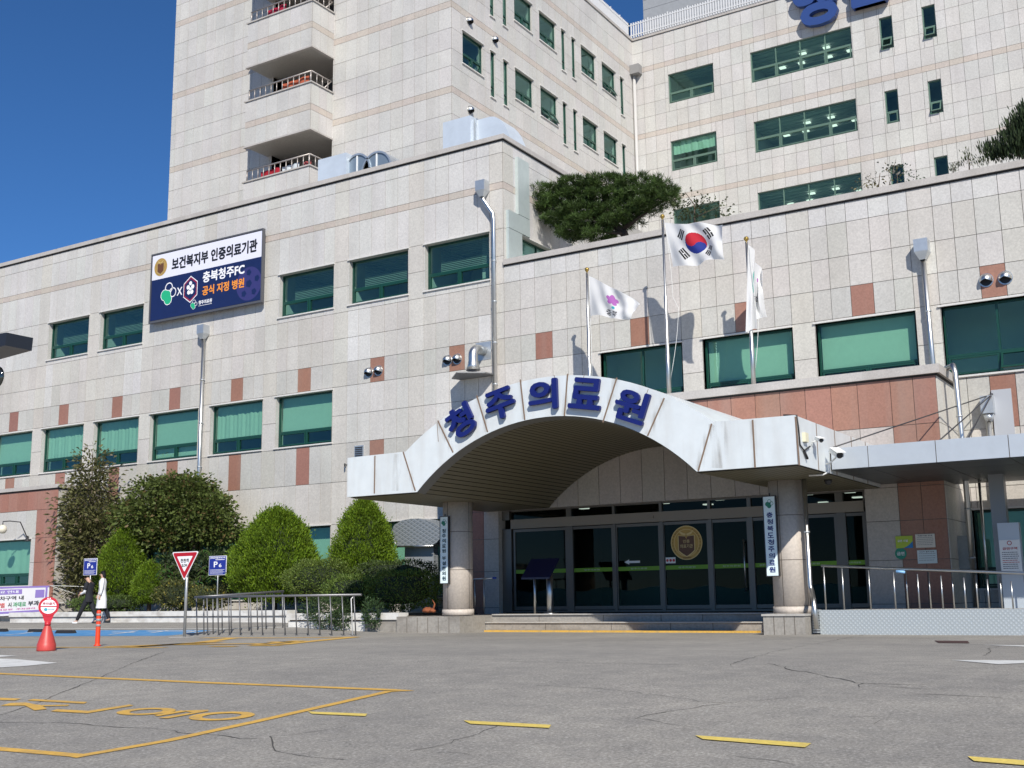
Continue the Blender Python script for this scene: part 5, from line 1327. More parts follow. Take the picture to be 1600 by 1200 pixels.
# =================================================================== PLANTS
LEAFM = {}
def leafmat(name, rough=.55, transl=.25):
    return mat(name, attr=True, rough=rough, transl=transl, spec=.3)
def leafmesh(name, P, D, size, cols, wid=.45, parent=None, m=None, droop=0.):
    """P positions, D directions (N,3), one pointed leaf each"""
    N = len(P); P = np.asarray(P, float); D = np.asarray(D, float); D /= np.linalg.norm(D, axis=1)[:,None]+1e-9
    R_ = np.random.normal(size=(N,3)); Sd = np.cross(D, R_); Sd /= np.linalg.norm(Sd, axis=1)[:,None]+1e-9
    sz = (np.asarray(size)*np.random.uniform(.7,1.3,N))[:,None]
    off = np.array(offs(parent)) if parent else np.zeros(3)
    b = P-off; mid = b+D*sz*.5; tip = b+D*sz; tip[:,2] -= droop*sz[:,0]
    V = np.stack([b, mid+Sd*sz*wid*.5, tip, mid-Sd*sz*wid*.5], 1).reshape(-1,3)
    me = bpy.data.meshes.new(name); me.vertices.add(4*N); me.vertices.foreach_set('co', V.ravel())
    me.loops.add(4*N); me.loops.foreach_set('vertex_index', np.arange(4*N)); me.polygons.add(N)
    me.polygons.foreach_set('loop_start', np.arange(0,4*N,4)); me.polygons.foreach_set('loop_total', np.full(N,4))
    ca = me.color_attributes.new('Col', 'FLOAT_COLOR', 'CORNER'); c = np.ones((4*N,4)); c[:,:3] = np.repeat(cols, 4, 0); ca.data.foreach_set('color', c.ravel())
    me.materials.append(m or leafmat('leaf')); me.update(); me.validate()
    o = bpy.data.objects.new(name, me); COL.objects.link(o)
    if parent: o.parent = parent
    return o
def colvar(N, base, var=.25, alt=None, altp=0.):
    c = np.array(base)[None,:]*np.random.uniform(1-var, 1+var, (N,1))*np.random.uniform(.92,1.08,(N,3))
    if alt is not None:
        k = np.random.rand(N) < altp; c[k] = np.array(alt)*np.random.uniform(.8,1.2,(k.sum(),1))
    return c
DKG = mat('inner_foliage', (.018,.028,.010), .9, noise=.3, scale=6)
BARK = mat('bark', (.10,.075,.055), .9, noise=.3, scale=14, bump=.5)
def conifer(name, label, cxp, basep, topp, halfp, Y, base=(.125,.205,.014), shape=1., group=None, nclump=520, per=34, cat='shrub'):
    p = W(cxp, basep, Y); s_ = mpp(p); R_ = halfp*s_; Ht = (basep-topp)*s_*1.0; c = Vector((p.x, p.y, p.z))
    B = thing(name, label, cat, tuple(c), group)
    def prof(t): return (min(1, (t+.14)/.40)**.55)*max(0., 1-t**2.1)**.60
    # irregular lumps
    ph = np.random.uniform(0, 6.28, 6)
    def lump(a, t): return 1+.06*math.sin(3*a+ph[0]+5*t)+.05*math.sin(5*a+ph[1]-7*t)+.04*math.sin(11*t+2*a+ph[2])
    P, D, C, Zs = [], [], [], []
    for _ in range(int(nclump*2.5)):
        t = random.random()**1.15; a = random.uniform(0, 6.283); r = R_*prof(t)*lump(a, t)*random.uniform(.90, 1.06)
        q = np.array([c.x+r*math.cos(a), c.y+r*math.sin(a), c.z+Ht*t*.97])
        sh = random.uniform(.5, 1.35); br = random.uniform(.15,.24)*(R_/1.2)**.5
        for k in range(per):
            o = np.random.normal(size=3)*np.array([.5,.5,.75])*br*.6; inward = random.random()*.18
            q2 = q+o-np.array([math.cos(a), math.sin(a), 0])*inward
            d = np.array([math.cos(a)*.55, math.sin(a)*.55, .9])+np.random.normal(size=3)*.35+o*2
            P.append(q2); D.append(d); C.append(np.array(base)*sh*random.uniform(.75,1.3)*(np.array([1.25,1.12,1]) if random.random() < .25 else 1))
    leafmesh('foliage', P, D, .082*(R_/1.2)**.4, np.array(C), .36, B)
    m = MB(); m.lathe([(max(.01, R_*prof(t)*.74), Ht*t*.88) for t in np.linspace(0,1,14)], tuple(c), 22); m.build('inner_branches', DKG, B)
    g = G(c.x, c.y)+.3; m = MB(); m.tube([(c.x,c.y,g),(c.x,c.y,c.z+Ht*.4)], .07, 8); m.build('trunk', BARK, B)
    return B
conifer('round_conifer', 'broad bright green teardrop conifer behind the steel barrier rack', 430, 935, 797, 75, 28.7, group='clipped round conifers', nclump=700)
conifer('round_conifer', 'bright green pointed conifer nearest the canopy and the silver awning', 568, 925, 779, 54, 29.0, group='clipped round conifers', nclump=560)
conifer('round_conifer', 'green conifer behind the two walking people', 190, 940, 826, 42, 28.9, group='clipped round conifers', nclump=420)
conifer('round_conifer', 'small green conifer left of the triangular slow sign', 233, 940, 880, 30, 28.2, group='clipped round conifers', nclump=260)
def hedge(name, label, boxes, base, Y0, leaf=.07, per=900, alt=None, altp=0., cat='hedge', top_round=.0, zb=None, wid=.5, jit_=.08, group=None, core=True):
    """boxes: list of pixel ellipses (cx, cy, rx, ry, depth, Y)"""
    P, D, C = [], [], []; cores = MB(); loc = None
    for (cx_, cy_, rx, ry, dep, Y) in boxes:
        p = W(cx_, cy_, Y); s_ = mpp(p); a, b_, d_ = rx*s_, ry*s_, dep
        if loc is None: loc = (p.x, p.y, G(p.x, p.y)+.4); B = thing(name, label, cat, loc, group)
        n = int(per*3.8*max(.15, a*b_+a*d_*.8+b_*d_))
        for k in range(n):
            v = np.random.normal(size=3); v /= np.linalg.norm(v)
            e = 1/(abs(v[0])**3+abs(v[1])**3+abs(v[2])**3)**(1/3) if top_round < .5 else 1
            rr = e*random.uniform(.78, 1.0)*(1+jit_*math.sin(7*v[0]+5*v[2])+jit_*random.uniform(-1,1))
            q = np.array([p.x+v[0]*a*rr, p.y+v[1]*d_*rr, p.z+v[2]*b_*rr]); P.append(q); D.append(v+np.array([0,0,.5])+np.random.normal(size=3)*.6)
        C.append(colvar(n, base, .38, alt, altp))
        if core:
            nn = 12; vs = []; fs = []
            for i in range(7):
                th = -math.pi/2+math.pi*i/6
                for j in range(nn):
                    ph = 2*math.pi*j/nn; v = np.array([math.cos(th)*math.cos(ph), math.cos(th)*math.sin(ph), math.sin(th)])
                    e = (1/(abs(v[0])**3+abs(v[1])**3+abs(v[2])**3)**(1/3) if top_round < .5 else 1)*.72
                    vs.append((p.x+v[0]*a*e, p.y+v[1]*d_*e, p.z+v[2]*b_*e))
            fs = [(i*nn+j, i*nn+(j+1) % nn, (i+1)*nn+(j+1) % nn, (i+1)*nn+j) for i in range(6) for j in range(nn)]
            cores.add(vs, fs, True)
    leafmesh('foliage', P, D, leaf, np.concatenate(C), wid, B)
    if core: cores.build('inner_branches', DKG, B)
    return B
hedge('clipped_hedge', 'long low clipped hedge on the left part of the planter', [(165,944,80,12,.45,27.9)], (.085,.13,.03), 28, group='clipped hedges')
hedge('clipped_hedge', 'dark flat-topped hedge at the foot of the silver awning', [(612,897,78,20,.5,28.2)], (.06,.09,.025), 28, group='clipped hedges')
hedge('clipped_hedge', 'dark green hedge along the planter edge left of the entrance column', [(628,922,66,30,.55,26.6),(548,926,48,27,.5,26.6)], (.11,.165,.03), 26.6, per=1300, leaf=.06, group='clipped hedges')
hedge('mounded_shrub', 'olive green mounded shrub between the broad conifer and the dark hedge', [(497,906,68,32,.7,27.6)], (.11,.155,.028), 27.6, per=1300, leaf=.06, top_round=1, cat='shrub')
hedge('trailing_juniper', 'wide juniper spilling over the planter wall behind the steel barrier rack', [(508,955,40,22,.3,25.35),(530,968,18,14,.2,25.25)], (.05,.085,.03), 25.3, leaf=.09, per=900, top_round=1, cat='shrub', jit_=.25, core=False, wid=.3)
hedge('trailing_juniper', 'small juniper tuft spilling over the planter wall right of the rack', [(581,958,15,20,.18,25.3)], (.05,.09,.035), 25.3, leaf=.09, per=1400, top_round=1, cat='shrub', jit_=.25, core=False, wid=.3)
hedge('flowering_shrub', 'loose green and reddish shrub with yellow flowers behind the slow sign', [(275,930,35,22,.5,27.7),(325,935,40,17,.5,27.7),(362,915,14,12,.4,28.0)], (.085,.095,.03), 27.7, alt=(.40,.32,.06), altp=.05, leaf=.085, per=750, top_round=1, cat='shrub', jit_=.2)
hedge('undergrowth_shrub', 'dark leafy undergrowth below the maple', [(285,895,55,30,.5,29.0),(335,885,25,22,.35,28.9)], (.035,.055,.018), 29, leaf=.12, per=420, top_round=1, cat='shrub', jit_=.2)
def tree(name, label, blobs, Y, base, leaf, per, stems, cat='tree', wid=.6, alt=None, altp=0., group=None, droop=.3, up=.2, clump=None):
    """blobs: pixel ellipses (x, y, rx, ry, depth); stems: lists of (px, py, dY, radius)"""
    s0 = stems[0][0]; b0 = W(s0[0], s0[1], Y+s0[2]); B = thing(name, label, cat, tuple(b0), group)
    P, D, C = [], [], []
    for (cx_, cy_, rx, ry, dep) in blobs:
        p = W(cx_, cy_, Y); s_ = mpp(p); a, b_ = rx*s_, ry*s_; nc = max(3, int(per*(a*b_+a*dep*.7+b_*dep*.5)))
        for k in range(nc):
            v = np.random.normal(size=3); v /= np.linalg.norm(v); rr = random.uniform(.35,1)**.5
            q = np.array([p.x+v[0]*a*rr, p.y+v[1]*dep*rr, p.z+v[2]*b_*rr]); sh = random.uniform(.6,1.35); nk = 13
            cs = clump or leaf*1.6
            for j in range(nk):
                o = np.random.normal(size=3)*cs*np.array([1,1,.6]); P.append(q+o); D.append(o+v*.3+np.array([0,0,up])+np.random.normal(size=3)*.4*cs); C.append(np.array(base)*sh*random.uniform(.75,1.25))
    C = np.array(C)
    if alt is not None:
        k = np.random.rand(len(C)) < altp; C[k] = np.array(alt)*np.random.uniform(.7,1.2,(k.sum(),1))
    leafmesh('crown', P, D, leaf, C, wid, B, droop=droop)
    m = MB()
    for st in stems: m.tube([W(x, y, Y+dy) for x, y, dy, r in st], [r for *_, r in st], 8)
    m.build('trunk', BARK, B)
    return B
tree('columnar_magnolia', 'narrow upright tree with leathery brownish leaves beside the left block', [(142,850,38,50,.8),(140,790,34,40,.7),(143,745,22,28,.5),(145,715,8,18,.2),(130,905,22,30,.5),(118,830,16,40,.4),(165,815,18,22,.4)], 29.9,
     (.12,.12,.045), .19, 85, [[(140,955,0,.08),(141,900,.05,.06),(143,820,0,.04),(145,705,0,.01)],[(141,890,0,.03),(120,840,.1,.01)],[(142,860,0,.03),(165,800,0,.01)]], wid=.42, alt=(.20,.16,.10), altp=.10)
tree('maple', 'wide dark olive maple with drooping layered leaves left of the signs', [(255,800,55,32,1.3),(300,790,45,28,1.1),(225,815,40,24,1.0),(325,820,38,24,1.0),(280,765,42,22,.9),(235,768,28,18,.7),(310,762,18,14,.5),(335,795,22,18,.6),(270,835,70,24,1.0),(205,800,24,16,.6),(215,845,30,18,.6),(345,835,18,12,.4)], 29.9,
     (.095,.125,.03), .135, 135, [[(285,955,-.2,.11),(290,900,0,.09),(283,850,0,.07),(270,800,0,.04),(255,775,0,.015)],[(288,880,0,.06),(320,830,0,.04),(340,800,0,.012)],[(284,860,0,.05),(240,820,0,.03),(215,805,0,.01)],[(283,850,0,.05),(300,790,0,.03),(305,765,0,.01)]], wid=.7, alt=(.14,.10,.04), altp=.08)
def fronds():
    B = thing('sumac_shrub', 'dark shrub with long feathered fronds behind the right parking sign', 'shrub', tuple(W(318,925,28.6)))
    P, D, C = [], [], []; st = MB()
    for k in range(34):
        a = random.uniform(-2.6, .6); L_ = random.uniform(.5,1.0); o = W(random.uniform(225,335), random.uniform(870,915), 28.4+random.uniform(-.3,.4))
        h = random.uniform(.0,.35); prev = o
        for j in range(14):
            t = j/13; q = o+Vector((math.cos(a)*L_*t, math.sin(a)*L_*t*.6, h*math.sin(t*2.4)-.25*t*t))
            for sgn in (-1, 1):
                d = Vector((-math.sin(a)*sgn, math.cos(a)*sgn*.6, -.25))+Vector((math.cos(a)*.4, 0, 0)); P.append(tuple(q)); D.append(tuple(d)); C.append((.05*random.uniform(.7,1.4),.085*random.uniform(.7,1.3),.02))
        st.tube([o, o+Vector((math.cos(a)*L_*.5, math.sin(a)*L_*.3, h*.93-.06)), o+Vector((math.cos(a)*L_, math.sin(a)*L_*.6, h*.67-.25))], .008, 4)
    leafmesh('fronds', P, D, .17, np.array(C), .28, B, droop=.2); st.build('stems', BARK, B)
fronds()
def pine():
    Y = 34.0; B = thing('roof_pine', 'broad flat-topped pine growing on the lower roof behind the parapet', 'pine tree', tuple(W(985,392,Y)))
    P, D, C = [], [], []
    blobs = [(858,300,26,5),(900,291,38,6),(948,286,44,6),(1000,289,44,6),(1038,298,22,6),(842,314,16,5),(888,311,46,6),(945,308,42,6),(995,309,46,7),(1045,311,14,6),(862,328,28,6),(908,330,40,6),(958,330,44,7),(1008,325,30,6),(878,345,32,6),(918,348,36,6),(962,350,26,5),(902,361,30,5),(938,369,26,4),(985,340,18,4),(890,371,12,3)]
    for (cx_, cy_, rx, ry) in blobs:
        p = W(cx_, cy_, Y); s_ = mpp(p); a, b_, d_ = rx*s_, ry*s_, .9
        for k in range(int(400*(a*b_+.45*a))):
            v = np.random.normal(size=3); v /= np.linalg.norm(v); rr = random.uniform(.3,1)**.6
            q = np.array([p.x+v[0]*a*rr, p.y+v[1]*d_*rr, p.z+v[2]*b_*rr]); sh = random.uniform(.6,1.4); ax = v*.5+np.array([0,0,.7])
            for j in range(20):
                d = np.random.normal(size=3)*.75+ax; P.append(q); D.append(d); C.append(np.array((.055,.095,.022))*sh*random.uniform(.8,1.2))
    leafmesh('needles', P, D, .19, np.array(C), .09, B)
    m = MB()
    for st in ([(985,395,0,.16),(975,365,.1,.14),(955,345,0,.12),(950,325,0,.08),(940,300,0,.04)],[(970,360,.1,.10),(1000,338,0,.06),(1035,315,.1,.03)],[(955,345,0,.08),(915,340,-.2,.05),(870,320,-.2,.02)],
               [(960,350,0,.07),(985,335,0,.05),(990,305,.2,.03)],[(952,338,0,.05),(915,320,.2,.035),(880,305,.1,.02)],[(975,365,0,.06),(940,362,-.2,.04),(905,355,-.3,.02)]):
        m.tube([W(x, y, Y+dy) for x, y, dy, r in st], [r for *_, r in st], 8)
    m.build('trunk', mat('dark_bark', (.035,.025,.02), .9, noise=.3, scale=10), B)
pine()
tree('roof_shrub', 'small sparse leafy shrub on the roof right of the pine', [(1085,318,28,18,.5),(1110,325,22,14,.4),(1068,335,16,12,.4),(1130,332,8,6,.2)], 34.0, (.06,.075,.03), .11, 26, [[(1085,365,0,.04),(1085,320,0,.02),(1070,300,0,.008)],[(1085,340,0,.02),(1125,322,0,.008)]], cat='shrub', group='shrubs on the lower roof')
tree('roof_shrub', 'straw-coloured weedy shrub on the roof beside the long tower window', [(1372,278,20,9,.3),(1350,288,16,6,.3),(1395,272,8,12,.2)], 33.0, (.16,.14,.07), .09, 30, [[(1372,300,0,.02),(1375,270,0,.008)],[(1388,295,0,.01),(1400,248,0,.005)]], cat='shrub', alt=(.30,.28,.24), altp=.3, group='shrubs on the lower roof')
tree('roof_shrub', 'green creeper bush on the roof in front of a small tower window', [(1402,272,11,13,.3),(1418,281,10,5,.2)], 33.2, (.05,.08,.04), .08, 55, [[(1402,300,0,.02),(1402,270,0,.008)]], cat='shrub', group='shrubs on the lower roof')
tree('roof_juniper', 'dark spiky juniper on the roof at the right edge of the photo', [(1598,215,14,34,.5),(1580,230,24,18,.5),(1552,240,16,10,.3),(1612,200,20,44,.6),(1590,205,12,16,.3)], 32.8, (.035,.055,.022), .17, 260, [[(1600,265,0,.06),(1598,220,0,.04),(1597,180,0,.01)],[(1595,245,0,.03),(1560,222,0,.01)]], wid=.2, up=1.2, droop=0, cat='shrub', group='junipers on the lower roof', clump=.12)
tree('roof_juniper', 'small upright juniper tuft left of the spiky one', [(1514,250,5,8,.12),(1530,255,10,5,.2),(1512,240,3,6,.1)], 32.6, (.05,.07,.02), .10, 200, [[(1515,270,0,.02),(1513,240,0,.006)]], wid=.2, up=1.2, droop=0, cat='shrub', group='junipers on the lower roof', clump=.06)
tree('roof_juniper', 'low tuft of juniper poking over the parapet', [(1490,263,9,4,.2),(1505,259,5,4,.1)], 32.5, (.04,.055,.02), .09, 200, [[(1490,275,0,.02),(1490,262,0,.006)]], wid=.25, up=.6, droop=0, cat='shrub', group='junipers on the lower roof', clump=.05)

# =================================================================== FORECOURT THINGS
def rack():
    a, b_ = WG(308, 993), WG(556, 993.3); B = thing('bicycle_rack', 'long steel tube barrier rack with slanting bars in front of the planter', 'rack', tuple(a))
    RS = mat('dull_steel_tube', (.20,.20,.205), .45, .6)
    Hh = 1.0; dv = (b_-a).normalized(); n = 15; back = Vector((-dv.y, dv.x, 0))
    m = MB(); ta = a+Vector((-.08,0,Hh))-dv*.05; tb = b_+Vector((0,0,Hh))+dv*.15; m.tube([ta, tb], .032, 10); m.build('top_rail', RS, B)
    q0 = WG(384, 985); ml = Vector((a.x, a.y, 0)); e1 = WG(442, 981)
    m = MB(); r0 = ta+Vector((.02,.02,0)); r1 = Vector((e1.x, e1.y, G(e1.x,e1.y)+Hh+.02)); m.tube([r0, r1], .032, 10); m.build('top_rail', RS, B)
    for i in range(n):
        p = a.lerp(b_, i/(n-1)); p.z = G(p.x, p.y); bar = MB(); bar.tube([p, p-dv*.07+Vector((0,0,Hh))], .017, 6); bar.lathe([(.035,0),(.035,.012)], tuple(p), 8); bar.build('bar', RS, B)
    r0g = Vector((r0.x, r0.y, G(r0.x, r0.y))); r1g = Vector((r1.x, r1.y, G(r1.x, r1.y)))
    for i in range(1, 11):
        p = r0g.lerp(r1g, i/10); p.z = G(p.x, p.y); bar = MB(); bar.tube([p, p-dv*.05+Vector((0,0,Hh+.01))], .017, 6); bar.build('bar', RS, B)
    p = WG(551, 993.3); m = MB(); m.tube([p+Vector((0,0,.02)), p+Vector((-.06,0,.9)), p+Vector((-.02,.02,.95))], .014, 6); m.build('locking_bar', WPAINT, B)
rack()
RED = mat('red_sign_paint', (.45,.008,.02), .4); BLK = mat('black_print', (.012,.012,.015), .5); WHT = mat('white_print', (.86,.86,.88), .5); POLE = mat('galvanised_pole', (.42,.43,.43), .4, .6)
def slow_sign():
    g = WG(288, 996); Y = g.y; B = thing('slow_sign', 'red and white downward triangle sign reading slow on a grey pole', 'road sign', tuple(g)); T = frameT((0, Y-.05, 0))
    top = W(290, 862, Y-.05); s_ = mpp(top)
    m = MB(); m.tube([(g.x,Y,g.z),(g.x+.02,Y,top.z-.05)], .038, 10); m.build('pole', POLE, B)
    m = MB(); m.box(g.x-.32,g.x+.1,Y-.22,Y+.22,g.z-.05,g.z+.02); m.build('footing', CONC, B)
    cx_ = top.x; u = (W(311,862,Y-.05).x-W(269,862,Y-.05).x)/2; zt = top.z; zb = W(288,908,Y-.05).z
    def tri(k, ins):
        w_ = u-ins*1.75; return [(cx_-w_+.02*0, zt-ins), (cx_+w_, zt-ins), (cx_+.03*0, zb+ins*2.0)]
    def rnd(pts, r):
        out = []
        for i in range(3):
            p, a, b_ = Vector(pts[i]), Vector(pts[i-1]), Vector(pts[(i+1) % 3]); d1 = (a-p).normalized(); d2 = (b_-p).normalized()
            for t in np.linspace(0,1,5): q = p+d1*r*(1-t)**2+d2*r*t**2; out.append((q.x, q.y))
        return out
    m = MB(T); m.prism([(x, z) for x, z in rnd(tri(0,0),.08)], -.0, .012); m.mi = 0; m.build('plate', WHT, B)
    m = MB(T); poly(m, rnd(tri(0,.022), .07), .015); m.build('red_border', RED, B, recalc=False)
    m = MB(T); poly(m, rnd(tri(0,.115), .03), .018); m.build('white_field', WHT, B, recalc=False)
    m = MB(T); put_text(m, '천천히', cx_, zt-.225, .10, .30, .02, .03); put_text(m, 'SLOW', cx_, zt-.345, .075, .20, .02, .03); m.build('lettering', BLK, B, recalc=False)
slow_sign()
def p6(x0, y0, x1, y1, label, Y=27.3):
    a, b_ = W(x0, y1, Y), W(x1, y0, Y); cx_ = (a.x+b_.x)/2; g = .5; B = thing('parking_sign', label, 'sign', (cx_, Y, g), 'blue parking area signs'); T = frameT((0, Y, 0))
    W_, H_ = b_.x-a.x, b_.z-a.z; P = lambda u, v: (a.x+u*W_, a.z+v*H_)
    m = MB(); m.tube([(cx_,Y+.03,g),(cx_,Y+.03,b_.z-.05)], .022, 8); m.build('pole', POLE, B)
    m = MB(T); m.box(a.x,b_.x,-.015,0,a.z,b_.z); m.mi = 1; m.box(a.x+.015,b_.x-.015,.001,.004,a.z+.015,b_.z-.015); m.build('board', [WHT, mat('parking_blue', (.015,.03,.26), .45)], B)
    t = MB(T); c = P(.5,.90); put_text(t, '장애인전용주차구역', c[0], c[1], H_*.10, W_*.86, .006, .03); c = P(.6,.80); t.box(c[0]-W_*.22,c[0]+W_*.3,.005,.006,c[1]-H_*.015,c[1]+H_*.015)
    c = P(.40,.56); put_text(t, 'P', c[0], c[1], H_*.30, W_*.22, .006, .03); c = P(.66,.50); put_text(t, '6', c[0], c[1], H_*.19, W_*.16, .006, .03)
    for k in range(4):
        c = P(.5,.28-.06*k); t.box(a.x+W_*.08, a.x+W_*(.92-.1*(k % 2)), .005, .006, c[1]-H_*.008, c[1]+H_*.008)
    t.build('lettering', WHT, B, recalc=False)
p6(326,868,354,899,'blue P6 parking sign on a thin pole right of the slow sign'); p6(130,872,152,899,'blue P6 parking sign above the walking person in dark clothes', 27.6)
def cone():
    g = WG(72, 1017); s_ = mpp(g); B = thing('no_parking_stand', 'red plastic water-filled no-parking stand with a round head', 'parking stand', tuple(g))
    RP = mat('faded_red_plastic', (.52,.06,.05), .45, noise=.08, scale=5); RP2 = mat('red_plastic', (.52,.02,.035), .35)
    k = s_; T = (g.x, g.y, g.z)
    m = MB(); m.lathe([(14.2*k,0),(14.4*k,2*k),(14.2*k,10*k),(13.6*k,11*k),(13.4*k,12*k),(9.5*k,24*k),(5.2*k,37*k),(4.6*k,38*k),(4.6*k,44*k),(3.9*k,45*k)], T, 28); m.build('base', RP, B)
    m = MB(); m.lathe([(4.8*k,38.5*k),(4.8*k,44*k)], T, 16); m.build('collar', RP2, B)
    h = g+Vector((0,0,68*k)); d = Vector((-h.x, -h.y, 0)).normalized(); u = Vector((-d.y, d.x, 0)); u = -u if u.x < 0 else u
    Tt = lambda a, b, c: h+u*a+d*b+Vector((0,0,c))
    m = MB(Tt); R_ = 15*k; t_ = 2.6*k
    pts = [(R_*math.cos(2*math.pi*i/30), R_*math.sin(2*math.pi*i/30)) for i in range(30)]
    m.prism(pts, -t_, t_); m.build('head', RP2, B)
    m = MB(Tt); m.prism([(-9*k,-12*k),(9*k,-12*k),(4.5*k,-24*k),(-4.5*k,-24*k)], -t_*.8, t_*.8); m.build('neck', RP2, B)
    m = MB(Tt); r2 = 11.6*k; n = 14
    poly(m, [(r2*math.cos(t), r2*math.sin(t)*.95) for t in np.linspace(.08, math.pi-.08, n)], t_+.004); poly(m, [(r2*math.cos(t), r2*math.sin(t)*.95) for t in np.linspace(math.pi+.08, 2*math.pi-.08, n)], t_+.004)
    m.mi = 1; put_text(m, '주차금지', 0, 4.6*k, 4.4*k, 18*k, t_+.008, .03); m.mi = 2; disc(m, -4*k, -4.5*k, 2.6*k, t_+.008, 12); put_text(m, '청주의료원', 4*k, -4.5*k, 2.2*k, 9*k, t_+.008)
    for dx in (-1.6,1.6): m.mi = 0; disc(m, dx*k, 12.6*k, 1.*k, t_+.004, 8)
    m.build('face_print', [WHT, RED, mat('teal_print', (.05,.35,.42), .5)], B, recalc=False)
cone()
def bollard():
    g = WG(152, 1009.5); k = mpp(g); B = thing('delineator_post', 'orange flexible post with grey reflective bands', 'post', tuple(g)); O = mat('orange_plastic', (.75,.055,.012), .45)
    T = tuple(g); m = MB(); m.lathe([(5.6*k,0),(5.4*k,1.6*k),(3.9*k,2.6*k),(3.7*k,4*k),(3.4*k,52*k),(3.0*k,54.5*k),(0.3*k,55*k)], T, 20); m.build('post', O, B)
    for z0, z1 in ((30,33.5),(38,42),(46.5,50)): m = MB(); m.lathe([(3.85*k,z0*k),(3.75*k,z1*k)], T, 20); m.build('reflective_band', mat('grey_reflector', (.30,.30,.31), .4), B)
bollard()
RUB = mat('black_rubber', (.015,.015,.016), .75, noise=.2, scale=10)
for (xa, ya, xb, lab) in ((-14,987.5,8,'black rubber wheel stop cut by the left edge'),(42,988,67,'black rubber wheel stop left of the red stand'),(85,990,114,'black rubber wheel stop right of the red stand')):
    a, b_ = WG(xa, ya), WG(xb, ya); L_ = (b_-a).length; dv = (b_-a).normalized(); nv = Vector((-dv.y, dv.x, 0)); zg = G(a.x, a.y)
    T = lambda p, q, r, a=a, dv=dv, nv=nv, zg=zg: Vector((a.x, a.y, zg))+dv*p+nv*q+Vector((0,0,r))
    m = MB(T); m.add([(0,0,0),(L_,0,0),(L_,.15,0),(0,.15,0),(.05,.03,.10),(L_-.05,.03,.10),(L_-.05,.12,.10),(.05,.12,.10)], [(3,2,1,0),(4,5,6,7),(0,1,5,4),(1,2,6,5),(2,3,7,6),(3,0,4,7)])
    tag(m.build('wheel_stop', RUB), lab, 'wheel stop', 'rubber wheel stops in the blue bays')
def street_banner():
    Y = 28.75; tl, tr, br, bl = W(-70,919,Y), W(78,915,Y), W(75,958,Y), W(-70,967,Y)
    B = thing('street_banner', 'white and lilac printed cloth banner tied up in front of the left block', 'banner', (tr.x-1, Y, .3))
    def M_(u, v, b=0.): 
        p = (tl*(1-u)+tr*u)*(1-v)+(bl*(1-u)+br*u)*v; return Vector((p.x, p.y-b-.02*math.sin(u*14+2*v), p.z))
    def grid(m, u0, u1, v0, v1, b, nu=24, nv=3):
        vs = [M_(u0+(u1-u0)*i/nu, v0+(v1-v0)*j/nv, b) for j in range(nv+1) for i in range(nu+1)]
        m.add(vs, [(j*(nu+1)+i, j*(nu+1)+i+1, (j+1)*(nu+1)+i+1, (j+1)*(nu+1)+i) for j in range(nv) for i in range(nu)], True)
    LIL = mat('lilac_print', (.28,.20,.52), .7); m = MB(); grid(m, 0, 1, 0, 1, 0); m.mi = 1; grid(m, 0, 1, 0, .06, .006); grid(m, 0, .97, .86, .93, .006); grid(m, .965, .985, 0, 1, .006); grid(m, .1, .72, .10, .27, .006); grid(m, .86, .955, .14, .42, .006)
    m.build('cloth', [mat('banner_white', (.88,.87,.88), .7, transl=.15), LIL], B, recalc=False)
    def wr(m, s_, u, v, hu, hv):
        mm = MB(); put_text(mm, s_, 0, 0, 1, 1, 0, .035/len(s_)); 
        m.add([M_(u+x*hu, v-z*hv, .012-y*.5) for x, y, z in mm.v], mm.f)
    t = MB(); wr(t, '장애인 전용주차구역 내', .44, .40, .60, .14); wr(t, '시', .60, .63, .035, .17); wr(t, '부과', .85, .61, .12, .17); t.build('black_lettering', BLK, B, recalc=False)
    t = MB(); wr(t, '위반차량별', .42, .64, .26, .17); t.build('red_lettering', mat('coral_print', (.70,.12,.10), .6), B, recalc=False)
    t = MB(); wr(t, '과태료', .70, .63, .14, .17); t.build('green_lettering', mat('banner_green', (.06,.35,.14), .6), B, recalc=False)
    t = MB(); wr(t, '주차위반 과태료 안내', .41, .185, .55, .10); t.mi = 1; wr(t, '청주의료원  주차관리', .62, .79, .5, .055); t.build('small_lettering', [WHT, mat('pink_print', (.62,.10,.38), .6)], B, recalc=False)
    r = MB(); r.tube([tr, W(131,916.5,Y+.6)], .012, 5); r.tube([br+Vector((0,0,.3)), W(106,940,Y+.2)], .010, 5); r.tube([tr, W(118,928,Y+.6)], .010, 5); r.build('rope', mat('white_cord'), B)
street_banner()
